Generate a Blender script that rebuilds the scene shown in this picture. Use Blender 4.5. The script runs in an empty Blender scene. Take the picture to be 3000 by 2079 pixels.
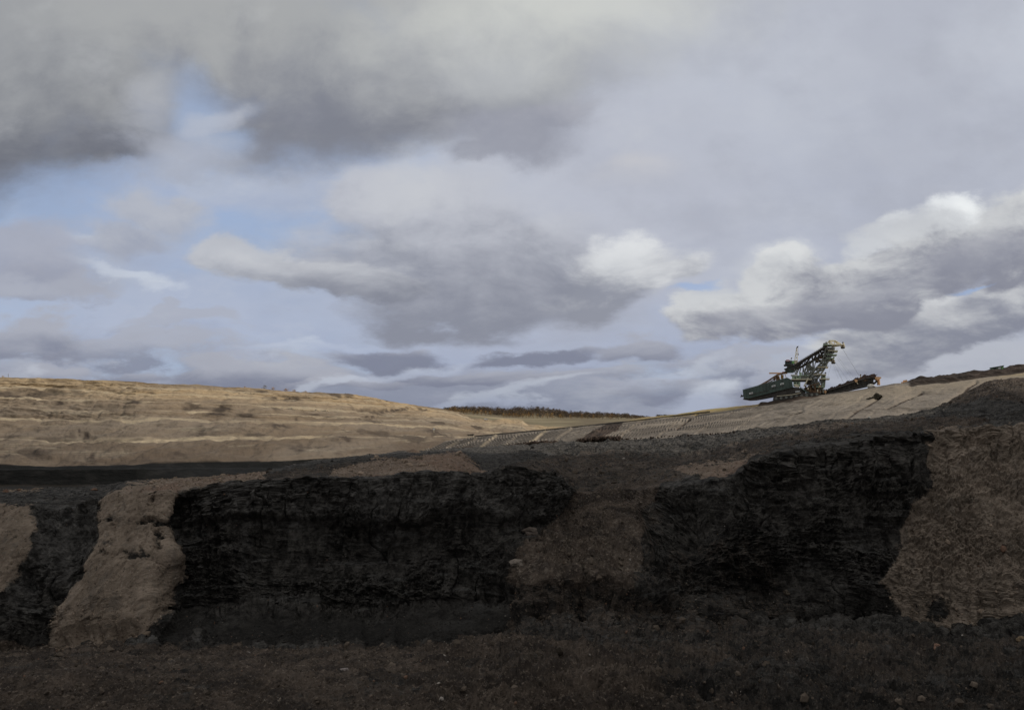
import bpy, math, random
import numpy as np
from mathutils import Vector, Matrix, Euler

# ------------------------------------------------------------------ camera
SC = bpy.context.scene
F = 2354.5                     # focal length in photograph pixels (3000 wide)
PITCH = math.atan(210.5 / F)
cam_d = bpy.data.cameras.new("camera")
cam = bpy.data.objects.new("camera", cam_d)
SC.collection.objects.link(cam)
cam_d.sensor_width = 36.0
cam_d.lens = 36.0 * F / 3000.0
cam_d.clip_start = 0.5
cam_d.clip_end = 20000
cam.location = (0, 0, 0)
cam.rotation_euler = (math.radians(90) + PITCH, 0, 0)
SC.camera = cam
SC.view_settings.view_transform = 'Standard'
SC.view_settings.look = 'None'
SC.view_settings.exposure = 0.0
SC.view_settings.gamma = 1.0
SC.view_settings.use_curve_mapping = False
SC.cycles.max_bounces = 4
SC.cycles.diffuse_bounces = 2
SC.cycles.transparent_max_bounces = 6

SUN_AZ, SUN_EL = math.radians(86), math.radians(29)   # azimuth clockwise from the view direction
SUN_DIR = Vector((math.sin(SUN_AZ) * math.cos(SUN_EL), math.cos(SUN_AZ) * math.cos(SUN_EL), math.sin(SUN_EL)))


def ray(px, row):
    """direction through a photograph pixel, scaled so that world y = 1"""
    px = np.asarray(px, float); row = np.asarray(row, float)
    u = (px - 1500.0) / F; v = (1039.5 - row) / F
    y = math.cos(PITCH) - v * math.sin(PITCH)
    z = math.sin(PITCH) + v * math.cos(PITCH)
    return u / y, z / y


def P(px, row, Y):
    u, v = ray(px, row)
    return np.stack([u * Y, np.broadcast_to(np.asarray(Y, float), np.shape(u * Y)), v * Y], -1)


def unproject(p):
    x, y, z = p[..., 0], np.maximum(p[..., 1], 1.0), p[..., 2]
    c, s = math.cos(PITCH), math.sin(PITCH)
    fw = y * c + z * s; up = -y * s + z * c
    return 1500 + F * x / fw, 1039.5 - F * up / fw


# ------------------------------------------------------------------ world: blue sky behind broken cloud
def lin(c):
    return tuple(((v / 255.0) / 12.92 if v / 255.0 <= 0.04045 else ((v / 255.0 + 0.055) / 1.055) ** 2.4) for v in c)


class NT:
    def __init__(s, tree): s.t = tree; s.n = tree.nodes; s.l = tree.links
    def put(s, sock, v):
        if isinstance(v, bpy.types.NodeSocket): s.l.new(v, sock)
        else: sock.default_value = v
    def math(s, op, a, b=None, c=None, clamp=False):
        n = s.n.new('ShaderNodeMath'); n.operation = op; n.use_clamp = clamp
        s.put(n.inputs[0], a)
        if b is not None: s.put(n.inputs[1], b)
        if c is not None: s.put(n.inputs[2], c)
        return n.outputs[0]
    def vmath(s, op, a, b=None, sc=None):
        n = s.n.new('ShaderNodeVectorMath'); n.operation = op
        s.put(n.inputs[0], a)
        if b is not None: s.put(n.inputs[1], b)
        if sc is not None: s.put(n.inputs['Scale'], sc)
        return n.outputs['Value'] if op in ('LENGTH', 'DOT_PRODUCT', 'DISTANCE') else n.outputs[0]
    def rng(s, v, a, b, c=0.0, d=1.0, smooth=True):
        n = s.n.new('ShaderNodeMapRange'); n.interpolation_type = 'SMOOTHSTEP' if smooth else 'LINEAR'
        s.put(n.inputs['Value'], v); s.put(n.inputs['From Min'], a); s.put(n.inputs['From Max'], b)
        s.put(n.inputs['To Min'], c); s.put(n.inputs['To Max'], d)
        return n.outputs['Result']
    def mix(s, f, a, b, mode='MIX'):
        n = s.n.new('ShaderNodeMix'); n.data_type = 'RGBA'; n.blend_type = mode
        s.put(n.inputs[0], f)
        for i, v in ((6, a), (7, b)):
            if not isinstance(v, bpy.types.NodeSocket): v = tuple(v)[:3] + (1.0,)
            s.put(n.inputs[i], v)
        return n.outputs[2]
    def noise(s, vec, scale, detail=5.0, rough=0.55, dist=0.0, color=False):
        n = s.n.new('ShaderNodeTexNoise')
        s.put(n.inputs['Vector'], vec); n.inputs['Scale'].default_value = scale
        n.inputs['Detail'].default_value = detail; n.inputs['Roughness'].default_value = rough
        n.inputs['Distortion'].default_value = dist
        return n.outputs['Color' if color else 'Fac']
    def mapping(s, vec, loc=(0, 0, 0), rot=(0, 0, 0), scale=(1, 1, 1), kind='POINT'):
        n = s.n.new('ShaderNodeMapping'); n.vector_type = kind
        s.put(n.inputs['Vector'], vec)
        n.inputs['Location'].default_value = loc; n.inputs['Rotation'].default_value = rot; n.inputs['Scale'].default_value = scale
        return n.outputs[0]


def build_world():
    w = bpy.data.worlds.new("World"); SC.world = w; w.use_nodes = True
    t = NT(w.node_tree); t.n.clear()
    out = t.n.new('ShaderNodeOutputWorld'); bg = t.n.new('ShaderNodeBackground')
    t.l.new(bg.outputs[0], out.inputs[0])
    sky = t.n.new('ShaderNodeTexSky'); sky.sky_type = 'NISHITA'; sky.sun_disc = False
    sky.sun_elevation = SUN_EL; sky.sun_rotation = SUN_AZ
    sky.altitude = 300; sky.air_density = 1.0; sky.dust_density = 1.5; sky.ozone_density = 1.5
    blue = t.mix(1.0, sky.outputs[0], (0.10, 0.10, 0.10), 'MULTIPLY')
    co = t.n.new('ShaderNodeTexCoord').outputs['Generated']
    sp = t.n.new('ShaderNodeSeparateXYZ'); t.l.new(co, sp.inputs[0])
    yy = t.math('MAXIMUM', sp.outputs[1], 0.06)
    U = t.math('DIVIDE', sp.outputs[0], yy); V = t.math('DIVIDE', sp.outputs[2], yy)
    cb = t.n.new('ShaderNodeCombineXYZ'); t.l.new(U, cb.inputs[0]); t.l.new(V, cb.inputs[1])
    UV = cb.outputs[0]
    # cloud-space: flatter towards the horizon
    lg = t.math('MULTIPLY', t.math('LOGARITHM', t.math('ADD', t.math('MAXIMUM', V, -0.1), 0.28), 2.71828), 0.95)
    cbn = t.n.new('ShaderNodeCombineXYZ'); t.l.new(U, cbn.inputs[0]); t.l.new(lg, cbn.inputs[1])
    ns = cbn.outputs[0]
    wc = t.noise(ns, 3.2, 3.0, 0.5, color=True)
    w1 = t.vmath('SCALE', t.vmath('SUBTRACT', wc, (0.5, 0.5, 0.5)), sc=0.17)
    wc2 = t.noise(ns, 9.0, 8.0, 0.62, color=True)
    w2 = t.vmath('SCALE', t.vmath('SUBTRACT', wc2, (0.5, 0.5, 0.5)), sc=0.062)
    PW0 = t.vmath('ADD', t.vmath('ADD', UV, w1), w2)
    nsw = t.vmath('ADD', ns, w1)
    n_big = t.noise(nsw, 6.5, 10.0, 0.60)
    n_fine = t.noise(nsw, 17.0, 10.0, 0.66)
    nsr = t.vmath('ADD', nsw, (0.022, 0.030, 0.0))
    n_rel = t.noise(nsr, 6.5, 10.0, 0.60)
    relief = t.math('SUBTRACT', n_big, n_rel)           # >0 where the cloud turns to the light
    n_fc = t.math('SUBTRACT', n_fine, 0.5); n_bc = t.math('SUBTRACT', n_big, 0.5)
    nboth = t.math('ADD', t.math('MULTIPLY', n_bc, 0.9), t.math('MULTIPLY', n_fc, 0.6))

    K = 3000 / 2303.0
    def uv(x, y):
        a, b = ray(x * K, y * K); return float(a), float(b)

    col = t.mix(t.rng(V, 0.0, 0.5), lin((172, 190, 220)), lin((152, 173, 212)))
    col = t.mix(0.15, col, blue)

    # (ellipses in the photograph's display pixels: cx, cy, rx, ry, tilt), softness, noise, top colour, bottom colour, y of top, y of bottom, opacity
    def layer(col, ells, soft, amp, top, bot, ytop, ybot, alpha=1.0, tilt=0.0, rel=1.2, gam=1.0, bump=0.35):
        soft *= .85; amp *= 1.35; rel *= 1.3
        D = None
        # a vanishing share of the layers below keeps the shader compiling layer by layer
        dep = t.vmath('DOT_PRODUCT', col, (1e-7, 0, 0))
        depv = t.n.new('ShaderNodeCombineXYZ'); t.l.new(dep, depv.inputs[2])
        PW = t.vmath('ADD', PW0, depv.outputs[0])
        for (cx, cy, rx, ry, rot) in ells:
            c = uv(cx, cy)
            q = t.mapping(PW, (c[0], c[1], 0), (0, 0, math.radians(rot)), (rx * K / F, ry * K / F, 1.0), 'TEXTURE')
            d = t.math('SUBTRACT', 1.0, t.vmath('LENGTH', q))
            D = d if D is None else t.math('SMOOTH_MAX', D, d, 0.25)
        dens = t.rng(t.math('MULTIPLY_ADD', nboth, amp, D), -soft, soft, 0.0, alpha)
        vt, vb = uv(1150, ytop)[1], uv(1150, ybot)[1]
        vv = V if tilt == 0 else t.math('MULTIPLY_ADD', U, -math.tan(math.radians(tilt)), V)
        if tilt:
            cu = uv(ells[0][0], 0)[0] * math.tan(math.radians(tilt)); vt -= cu; vb -= cu
        s = t.math('MULTIPLY_ADD', n_bc, bump * (vt - vb) * 1.6, t.math('ADD', vv, dep))
        s = t.math('MULTIPLY_ADD', relief, rel * (vt - vb), s)
        k = t.rng(s, vb, vt)
        return t.mix(dens, col, t.mix(k, lin(bot), lin(top)))

    L = lambda *a, **k: layer(*a, **k)
    # high thin veil over the right two thirds
    col = L(col, [(1750, 300, 900, 560, 0), (2300, 250, 900, 700, 0), (1300, 120, 500, 300, 0)], 0.30, 0.25, (192, 195, 206), (180, 184, 199), 60, 640, 0.97, rel=.5)
    col = L(col, [(1250, 560, 460, 280, 20)], 0.6, 0.5, (188, 191, 204), (175, 179, 195), 350, 800, 0.9, rel=.5)
    n_veil = t.noise(ns, 2.6, 7.0, 0.55)
    col = t.mix(t.rng(n_veil, .42, .66, 0, .45), col, lin((168, 171, 185)))
    col = t.mix(t.rng(n_veil, .46, .30, 0, .35), col, lin((202, 205, 214)))
    # overhead and everywhere outside the picture: broken cloud, graded bright to the zenith for top-down light
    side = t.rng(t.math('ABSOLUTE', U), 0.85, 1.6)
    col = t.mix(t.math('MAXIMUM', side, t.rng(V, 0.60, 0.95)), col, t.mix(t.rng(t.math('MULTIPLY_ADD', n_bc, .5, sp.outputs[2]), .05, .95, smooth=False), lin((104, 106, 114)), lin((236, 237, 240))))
    # pale wash over the blue on the left
    col = L(col, [(150, 660, 420, 90, 5), (560, 700, 420, 50, 0), (400, 330, 220, 150, 0), (600, 420, 340, 70, 10)], 0.8, 1.1, (186, 190, 203), (168, 176, 198), 200, 780, 0.74)
    col = L(col, [(500, 770, 900, 60, 0), (1500, 790, 700, 60, 5)], 0.8, 1.1, (176, 184, 205), (164, 172, 195), 680, 840, 0.85)
    # low grey bank along the horizon
    col = L(col, [(300, 915, 900, 100, 0), (1000, 915, 800, 100, 0), (1600, 930, 500, 90, 0)], 0.45, 1.2, (158, 161, 176), (134, 138, 156), 780, 930, 0.9, rel=1.4)
    col = L(col, [(2050, 880, 560, 90, 8)], 0.5, 0.9, (182, 185, 196), (158, 162, 178), 780, 920, 0.9, rel=1.2)
    for (x, y, rx, ry, al) in ((60, 780, 120, 46, .9), (330, 795, 220, 30, .7), (860, 790, 140, 34, .9), (1210, 785, 130, 26, .9), (1430, 795, 80, 36, .9), (560, 848, 200, 24, .8), (1050, 846, 190, 24, .8), (230, 850, 160, 22, .8), (780, 868, 170, 20, .8), (1330, 850, 130, 22, .8), (80, 690, 150, 36, .8), (420, 745, 120, 20, .6), (1640, 830, 180, 24, .7), (1500, 880, 200, 24, .6)):
        col = L(col, [(x, y, rx, ry, 2)], 0.30, 1.0, (170, 172, 184), (124, 128, 147), y - ry, y + ry * .8, al, rel=.8)
    for (x, y, rx, ry, al) in ((1580, 880, 60, 26, .6), (250, 890, 160, 12, .4), (640, 895, 200, 12, .4), (1150, 900, 200, 14, .4), (900, 830, 160, 12, .35), (1500, 850, 120, 14, .4), (270, 660, 110, 14, .6), (160, 580, 50, 12, .5), (700, 770, 160, 12, .4), (340, 690, 70, 14, .5)):
        col = L(col, [(x, y, rx, ry, -12 if x < 400 else 14)], 0.7, 1.4, (206, 212, 224), (184, 192, 212), y - ry, y + ry, al)
    # small clouds at left
    col = L(col, [(340, 505, 140, 55, 0), (270, 575, 110, 36, 8), (420, 470, 60, 30, 0)], 0.5, 0.8, (180, 183, 194), (156, 161, 178), 450, 620, 0.9)
    col = L(col, [(30, 590, 120, 75, -10), (60, 650, 90, 30, 0)], 0.5, 0.8, (170, 173, 188), (150, 155, 174), 530, 690, 0.9)
    # top left dark cloud
    col = L(col, [(60, 180, 360, 240, 0), (-60, 330, 300, 130, 10), (230, 30, 520, 140, 0), (300, -120, 900, 180, 0), (230, 330, 170, 60, 8)], 0.60, 0.50, (156, 157, 160), (108, 110, 120), 60, 420, 0.97, rel=.8)
    col = L(col, [(330, 220, 60, 45, 30)], 0.9, 0.9, (190, 192, 200), (176, 179, 190), 160, 280, 0.6)
    # top centre dark cloud, brighter to the right
    col = L(col, [(640, 90, 420, 170, -8), (690, 230, 240, 110, 20), (880, 200, 280, 120, 10), (1100, 90, 330, 170, 0), (430, 30, 340, 110, 0), (900, -120, 800, 180, 0)], 0.62, 0.50, (168, 169, 171), (126, 128, 139), 10, 330, 0.97, rel=.8)
    col = L(col, [(1250, 40, 360, 130, 8), (1150, 130, 220, 70, 5)], 0.9, 0.5, (208, 209, 206), (184, 186, 190), 0, 200, 0.85, rel=.6)
    col = L(col, [(440, 235, 50, 80, 10), (500, 300, 50, 30, 0)], 0.9, 1.6, (150, 174, 216), (158, 180, 216), 100, 300, 0.5)
    col = L(col, [(480, 250, 90, 26, 30), (400, 330, 120, 40, 0)], 0.9, 1.4, (188, 191, 202), (178, 182, 196), 200, 360, 0.6)
    col = L(col, [(1120, 275, 160, 62, -8), (1040, 320, 90, 36, 10), (1210, 250, 120, 40, 0)], 0.45, 0.6, (164, 165, 176), (146, 148, 161), 200, 350, 0.8)
    # centre cloud
    col = L(col, [(970, 500, 240, 150, 0), (940, 590, 320, 110, -3), (1150, 590, 220, 120, 10), (800, 440, 100, 80, 0), (1000, 690, 220, 50, 0)], 0.36, 0.45, (190, 192, 202), (136, 139, 153), 400, 740, 0.95, rel=.8, bump=.3)
    col = L(col, [(560, 615, 130, 62, 0), (690, 630, 130, 50, 4), (800, 650, 140, 40, 0)], 0.22, 0.45, (190, 192, 200), (130, 133, 147), 560, 685, 0.95, rel=.8)
    col = L(col, [(630, 600, 110, 22, 8), (880, 430, 90, 40, 10)], 0.9, 1.2, (204, 205, 210), (188, 190, 199), 560, 640, 0.4)
    col = L(col, [(1400, 390, 80, 32, 5)], 0.9, 0.6, (200, 198, 202), (184, 186, 197), 360, 430, 0.6)
    # cumulus right of centre
    col = L(col, [(1390, 640, 180, 75, 12), (1420, 585, 90, 60, 10), (1330, 680, 110, 40, 5), (1510, 620, 90, 40, 15)], 0.30, 0.5, (212, 213, 217), (142, 145, 158), 540, 715, 0.93, rel=1.3)
    col = L(col, [(1415, 560, 56, 32, 5)], 0.8, 1.5, (232, 233, 236), (210, 212, 217), 530, 600, 0.55)
    # far right pair
    col = L(col, [(2150, 735, 280, 75, 14), (2320, 640, 180, 90, 30), (1990, 775, 150, 34, 8)], 0.18, 0.5, (200, 201, 205), (134, 137, 152), 610, 770, 0.97, tilt=14, rel=1.5)
    col = L(col, [(2110, 672, 70, 16, 16)], 0.5, 0.9, (232, 233, 235), (210, 211, 215), 640, 690, 0.8)
    col = L(col, [(1900, 670, 350, 85, 16), (2110, 540, 210, 90, 22), (2330, 520, 170, 110, 25), (1660, 725, 150, 50, 12), (1780, 620, 110, 60, 20)], 0.16, 0.45, (206, 207, 210), (136, 138, 152), 530, 725, 0.98, tilt=17, rel=1.8)
    col = L(col, [(1770, 590, 90, 34, 18), (1625, 680, 60, 22, 20)], 0.7, 0.9, (224, 225, 227), (200, 202, 207), 560, 640, 0.7)
    col = L(col, [(2130, 450, 80, 34, 12), (2000, 492, 70, 32, 22), (1960, 520, 40, 20, 30), (2060, 470, 60, 26, 20)], 0.5, 1.5, (246, 248, 250), (206, 208, 213), 430, 510, 0.85, rel=1.8)
    col = L(col, [(2190, 540, 140, 34, 20), (1850, 690, 260, 30, 16)], 0.6, 0.8, (168, 169, 179), (148, 150, 163), 500, 620, 0.7, tilt=14)
    col = L(col, [(1588, 668, 40, 10, 18), (2195, 634, 40, 7, 20)], 0.8, 1.3, (148, 174, 216), (148, 174, 216), 500, 700, 0.6)
    n_end = t.noise(ns, 4.5, 9.0, 0.6)
    col = t.mix(t.rng(n_end, .48, .68, 0, .20), col, lin((148, 150, 162)))
    col = t.mix(t.rng(n_end, .46, .28, 0, .22), col, lin((210, 211, 214)))
    col = t.mix(1.0, col, (0.985, 0.998, 0.990), 'MULTIPLY')
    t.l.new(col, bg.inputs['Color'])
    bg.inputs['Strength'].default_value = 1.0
    w.cycles.sampling_method = 'MANUAL'; w.cycles.sample_map_resolution = 512


build_world()

sd = bpy.data.lights.new("sun", 'SUN'); sd.energy = 3.0; sd.angle = math.radians(0.5); sd.color = (1.0, 0.93, 0.82)
sun = bpy.data.objects.new("sun", sd); SC.collection.objects.link(sun)
sun.rotation_euler = SUN_DIR.to_track_quat('Z', 'Y').to_euler()

# ------------------------------------------------------------------ helpers
rs = np.random.RandomState(7)
_perm = rs.permutation(256); _perm = np.concatenate([_perm, _perm, _perm])
_g = rs.normal(size=(256, 3)); _g /= np.linalg.norm(_g, axis=1)[:, None]


def perlin(p):
    p = np.asarray(p, np.float32)
    i = np.floor(p).astype(np.int32); f = p - i; i &= 255
    u = f * f * f * (f * (f * 6 - 15) + 10)
    res = 0
    for dx in (0, 1):
        a = _perm[i[..., 0] + dx]; wx = u[..., 0] if dx else 1 - u[..., 0]
        for dy in (0, 1):
            b = _perm[a + ((i[..., 1] + dy) & 255)]; wy = u[..., 1] if dy else 1 - u[..., 1]
            for dz in (0, 1):
                g = _g[_perm[b + ((i[..., 2] + dz) & 255)] & 255]
                wz = u[..., 2] if dz else 1 - u[..., 2]
                d = (f[..., 0] - dx) * g[..., 0] + (f[..., 1] - dy) * g[..., 1] + (f[..., 2] - dz) * g[..., 2]
                res = res + wx * wy * wz * d
    return res * 1.5


def fbm(p, octv=4, rough=0.5, kind=None):
    s = 0; a = 1.0; p = np.asarray(p, np.float32); tot = 0
    for o in range(octv):
        n = perlin(p + 17.3 * o)
        if kind == 'ridge': n = 1 - 2 * np.abs(n)
        elif kind == 'billow': n = 2 * np.abs(n) - 0.5
        s = s + a * n; tot += a; a *= rough; p = p * 2.03
    return s / tot


def sstep(x, a, b):
    t = np.clip((x - a) / (b - a), 0, 1); return t * t * (3 - 2 * t)


def in_poly(x, y, poly):
    r = np.zeros(x.shape, bool); n = len(poly)
    for i in range(n):
        x0, y0 = poly[i]; x1, y1 = poly[(i + 1) % n]
        if y0 == y1: continue
        c = ((y0 > y) != (y1 > y)) & (x < (x1 - x0) * (y - y0) / (y1 - y0) + x0)
        r ^= c
    return r


def blur(a, n):
    for _ in range(n):
        b = np.pad(a, 1, mode='edge')
        a = (b[1:-1, :-2] + b[1:-1, 2:] + b[:-2, 1:-1] + b[2:, 1:-1] + 2 * b[1:-1, 1:-1]) / 6
    return a


def tag(o, label=None, cat=None, group=None, kind=None):
    if label: o['label'] = label
    if cat: o['category'] = cat
    if group: o['group'] = group
    if kind: o['kind'] = kind
    return o


def link(o, parent=None):
    SC.collection.objects.link(o)
    if parent is not None: o.parent = parent
    return o


def raw_mesh(name, V, faces_arr, mat, smooth=False, attrs=None):
    """faces_arr: (n,k) int array"""
    me = bpy.data.meshes.new(name)
    V = np.ascontiguousarray(V, np.float32); n, k = faces_arr.shape
    me.vertices.add(len(V)); me.vertices.foreach_set('co', V.ravel())
    me.loops.add(n * k); me.loops.foreach_set('vertex_index', np.ascontiguousarray(faces_arr, np.int32).ravel())
    me.polygons.add(n); me.polygons.foreach_set('loop_start', np.arange(0, n * k, k, dtype=np.int32))
    me.polygons.foreach_set('use_smooth', np.full(n, smooth))
    me.update(calc_edges=True)
    for nm, (tp, data) in (attrs or {}).items():
        a = me.attributes.new(nm, tp, 'POINT')
        a.data.foreach_set('color' if tp == 'FLOAT_COLOR' else 'value', np.ascontiguousarray(data, np.float32).ravel())
    if mat: me.materials.append(mat)
    return me


def grid_normals(Pp):
    du = np.gradient(Pp, axis=1); dv = np.gradient(Pp, axis=0)
    n = np.cross(du, dv); n /= np.linalg.norm(n, axis=-1)[..., None] + 1e-9
    return n


def grid_obj(name, Pp, mat, attrs, smooth=True, kind='structure'):
    r, c = Pp.shape[:2]
    idx = np.arange(r * c).reshape(r, c)
    f = np.stack([idx[:-1, :-1], idx[:-1, 1:], idx[1:, 1:], idx[1:, :-1]], -1).reshape(-1, 4)
    me = raw_mesh(name, Pp.reshape(-1, 3), f, mat, smooth, attrs)
    o = bpy.data.objects.new(name, me); link(o)
    o['kind'] = kind
    return o


def loft(pxs, keys):
    """keys: list of (rows{px:row} , Y{px:Y}, segments to the next key) -> positions (R, C, 3)"""
    lines = []
    for k in keys:
        rw, Yw = k[0], k[1]
        if isinstance(rw, dict):
            row = np.interp(pxs, sorted(rw), [rw[q] for q in sorted(rw)])
        else: row = np.full(len(pxs), float(rw))
        if isinstance(Yw, dict):
            Y = np.interp(pxs, sorted(Yw), [Yw[q] for q in sorted(Yw)])
        else: Y = np.full(len(pxs), float(Yw))
        if len(k) > 3 and k[3] == 'z':        # rows hold heights instead
            u, _ = ray(pxs, np.full(len(pxs), 1250.0)); lines.append(np.stack([u * Y, Y, row], -1))
        else: lines.append(P(pxs, row, Y))
    out = []; T = []
    for i in range(len(keys) - 1):
        n = keys[i][2]
        for j in range(n):
            a = j / n
            out.append(lines[i] * (1 - a) + lines[i + 1] * a); T.append(i + a)
    out.append(lines[-1]); T.append(len(keys) - 1)
    return np.array(out), np.array(T)


# ------------------------------------------------------------------ materials
def principled(name, rough=0.9, spec=0.2):
    m = bpy.data.materials.new(name); m.use_nodes = True
    t = NT(m.node_tree); b = t.n['Principled BSDF']
    b.inputs['Roughness'].default_value = rough
    b.inputs['Specular IOR Level'].default_value = spec
    return m, t, b


def attr(t, name, color=False):
    n = t.n.new('ShaderNodeAttribute'); n.attribute_name = name
    return n.outputs['Color' if color else 'Fac']


def bump(t, b, h, strength, dist):
    n = t.n.new('ShaderNodeBump'); n.inputs['Strength'].default_value = strength; n.inputs['Distance'].default_value = dist
    t.put(n.inputs['Height'], h); t.l.new(n.outputs[0], b.inputs['Normal'])


def objco(t):
    return t.n.new('ShaderNodeTexCoord').outputs['Object']


def mat_plain(name, col, rough=0.6, var=0.25, scale=1.5, metal=0.0, grime=(0.09, 0.07, 0.05)):
    m, t, b = principled(name, rough, 0.3)
    b.inputs['Metallic'].default_value = metal
    co = objco(t)
    n = t.noise(co, scale, 5, 0.6)
    c = t.mix(t.rng(n, 0.3, 0.75, 0.0, 1.0), tuple(v * (1 + var) for v in col), tuple(v * (1 - var) for v in col))
    g = t.noise(co, scale * 2.7, 6, 0.7)
    c = t.mix(t.rng(g, 0.56, 0.72, 0.0, 0.6), c, grime)
    t.l.new(c, b.inputs['Base Color'])
    return m


def mat_ground():
    """coal / clay / dust, chosen by masks stored on the ground itself"""
    m, t, b = principled("open_cut_ground", 0.95, 0.12)
    co = objco(t)
    clay, dust, brown, red = attr(t, 'clay'), attr(t, 'dust'), attr(t, 'brown'), attr(t, 'red')
    n1 = t.noise(co, 0.22, 6, 0.6); n2 = t.noise(co, .75, 9, 0.72); n3 = t.noise(co, 2.6, 7, 0.72, 0.6)
    nv = t.noise(t.mapping(co, rot=(0, math.radians(20), 0), scale=(0.6, 0.4, 0.07)), 1.0, 8, 0.68)
    st = t.noise(t.mapping(co, rot=(0, math.radians(4), 0), scale=(0.09, 0.1, 1.1)), 1.0, 9, 0.74, 0.3)
    # coal: black with broken faint grey beds and dusty falls
    coal = t.mix(t.rng(n2, .40, .62), (0.0175, 0.0155, 0.0135), (0.073, 0.0660, 0.0575))
    coal = t.mix(t.rng(st, .53, .62, 0, .75), coal, (0.088, 0.083, 0.076))
    coal = t.mix(t.rng(st, .46, .38, 0, .8), coal, (0.013, 0.012, 0.011))
    coal = t.mix(t.rng(n1, .50, .68, 0, .5), coal, (0.050, 0.044, 0.038))
    coal = t.mix(t.rng(nv, .57, .70, 0, .6), coal, (0.090, 0.080, 0.069))
    coal = t.mix(t.rng(n3, .62, .72, 0, .6), coal, (0.15, 0.14, 0.125))
    coal = t.mix(t.math('MULTIPLY', attr(t, 'slack'), .8), coal, t.mix(t.rng(n3, .42, .62), (0.0085, 0.0078, 0.0070), (0.0230, 0.0205, 0.0180)))
    # brown rubble
    bro = t.mix(t.rng(n1, .38, .62), (0.040, 0.031, 0.025), (0.100, 0.076, 0.058))
    bro = t.mix(t.rng(n2, .50, .62, 0, .75), bro, (0.034, 0.027, 0.022))
    bro = t.mix(t.rng(n3, .56, .66, 0, .8), bro, (0.25, 0.20, 0.155))
    bro = t.mix(t.rng(n3, .45, .35, 0, .6), bro, (0.022, 0.018, 0.015))
    # clay
    cl = t.mix(t.rng(n1, .35, .65), (0.158, 0.121, 0.090), (0.255, 0.198, 0.149))
    cl = t.mix(red, cl, t.mix(t.rng(n1, .35, .65), (0.165, 0.108, 0.076), (0.22, 0.155, 0.115)))
    cl = t.mix(brown, cl, t.mix(t.rng(n1, .35, .65), (0.145, 0.115, 0.088), (0.240, 0.190, 0.146)))
    cl = t.mix(t.rng(nv, .52, .66, 0, .5), cl, (0.120, 0.102, 0.086))
    cl = t.mix(t.rng(n2, .54, .66, 0, .6), cl, (0.115, 0.095, 0.075))
    cl = t.mix(t.rng(n3, .57, .67, 0, .6), cl, (0.36, 0.305, 0.25))
    cl = t.mix(t.rng(n3, .44, .36, 0, .8), cl, (0.062, 0.048, 0.037))
    cl = t.mix(t.rng(st, .64, .72, 0, .55), cl, (0.045, 0.040, 0.034))
    # coal dust
    du = t.mix(t.rng(n2, .38, .66), (0.040, 0.037, 0.034), (0.100, 0.092, 0.083))
    c = t.mix(t.rng(t.math('MULTIPLY_ADD', t.math('SUBTRACT', n2, .5), 2.2, brown), .25, .75), coal, bro)
    c = t.mix(t.rng(t.math('MULTIPLY_ADD', t.math('SUBTRACT', n2, .5), 1.6, dust), .25, .8), c, du)
    c = t.mix(t.rng(t.math('MULTIPLY_ADD', t.math('SUBTRACT', n2, .5), 2.4, clay), .32, .68), c, cl)
    t.l.new(c, b.inputs['Base Color'])
    h = t.math('MULTIPLY_ADD', n3, .35, n2)
    bump(t, b, h, .9, 0.7)
    return m


def mat_sand():
    """terraced sand and clay slope; 'h' is the height fraction up the slope, 'coal' the seam, 'scar' weathered dark patches"""
    m, t, b = principled("terrace_sand", 0.95, 0.1)
    co = objco(t); h = attr(t, 'h'); coal = attr(t, 'coal'); scar = attr(t, 'scar'); flat = attr(t, 'flat')
    n1 = t.noise(t.mapping(co, scale=(.012, .004, .07)), 1.0, 7, .65)
    n2 = t.noise(t.mapping(co, scale=(.022, .006, .34)), 1.0, 8, .7, .5)
    n3 = t.noise(t.mapping(co, scale=(.12, .12, .45)), 1.0, 7, .7)
    c = t.mix(t.rng(h, .0, .62), (0.098, 0.073, 0.053), (0.210, 0.160, 0.112))  # browner low down, with soft cloud shade put into the colour
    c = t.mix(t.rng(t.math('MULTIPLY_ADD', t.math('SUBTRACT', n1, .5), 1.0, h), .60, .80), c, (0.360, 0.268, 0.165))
    c = t.mix(t.rng(n1, .42, .60, 0, .7), c, (0.175, 0.142, 0.110))
    c = t.mix(t.rng(n2, .52, .64, 0, .5), c, (0.110, 0.084, 0.062))
    c = t.mix(t.rng(n2, .44, .32, 0, .45), c, (0.34, 0.295, 0.21))
    c = t.mix(t.rng(n3, .56, .66, 0, .55), c, (0.085, 0.066, 0.048))
    c = t.mix(t.math('MULTIPLY', flat, t.rng(n3, .3, .6, .35, .85)), c, (0.36, 0.29, 0.195))
    c = t.mix(t.math('MULTIPLY', scar, t.rng(n3, .25, .50, .35, 1.0)), c, (0.060, 0.046, 0.036))
    c = t.mix(coal, c, t.mix(t.rng(n3, .45, .7), (0.006, 0.006, 0.0055), (0.016, 0.015, 0.014)))
    t.l.new(c, b.inputs['Base Color'])
    bump(t, b, n3, 0.8, 1.5)
    return m


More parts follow.
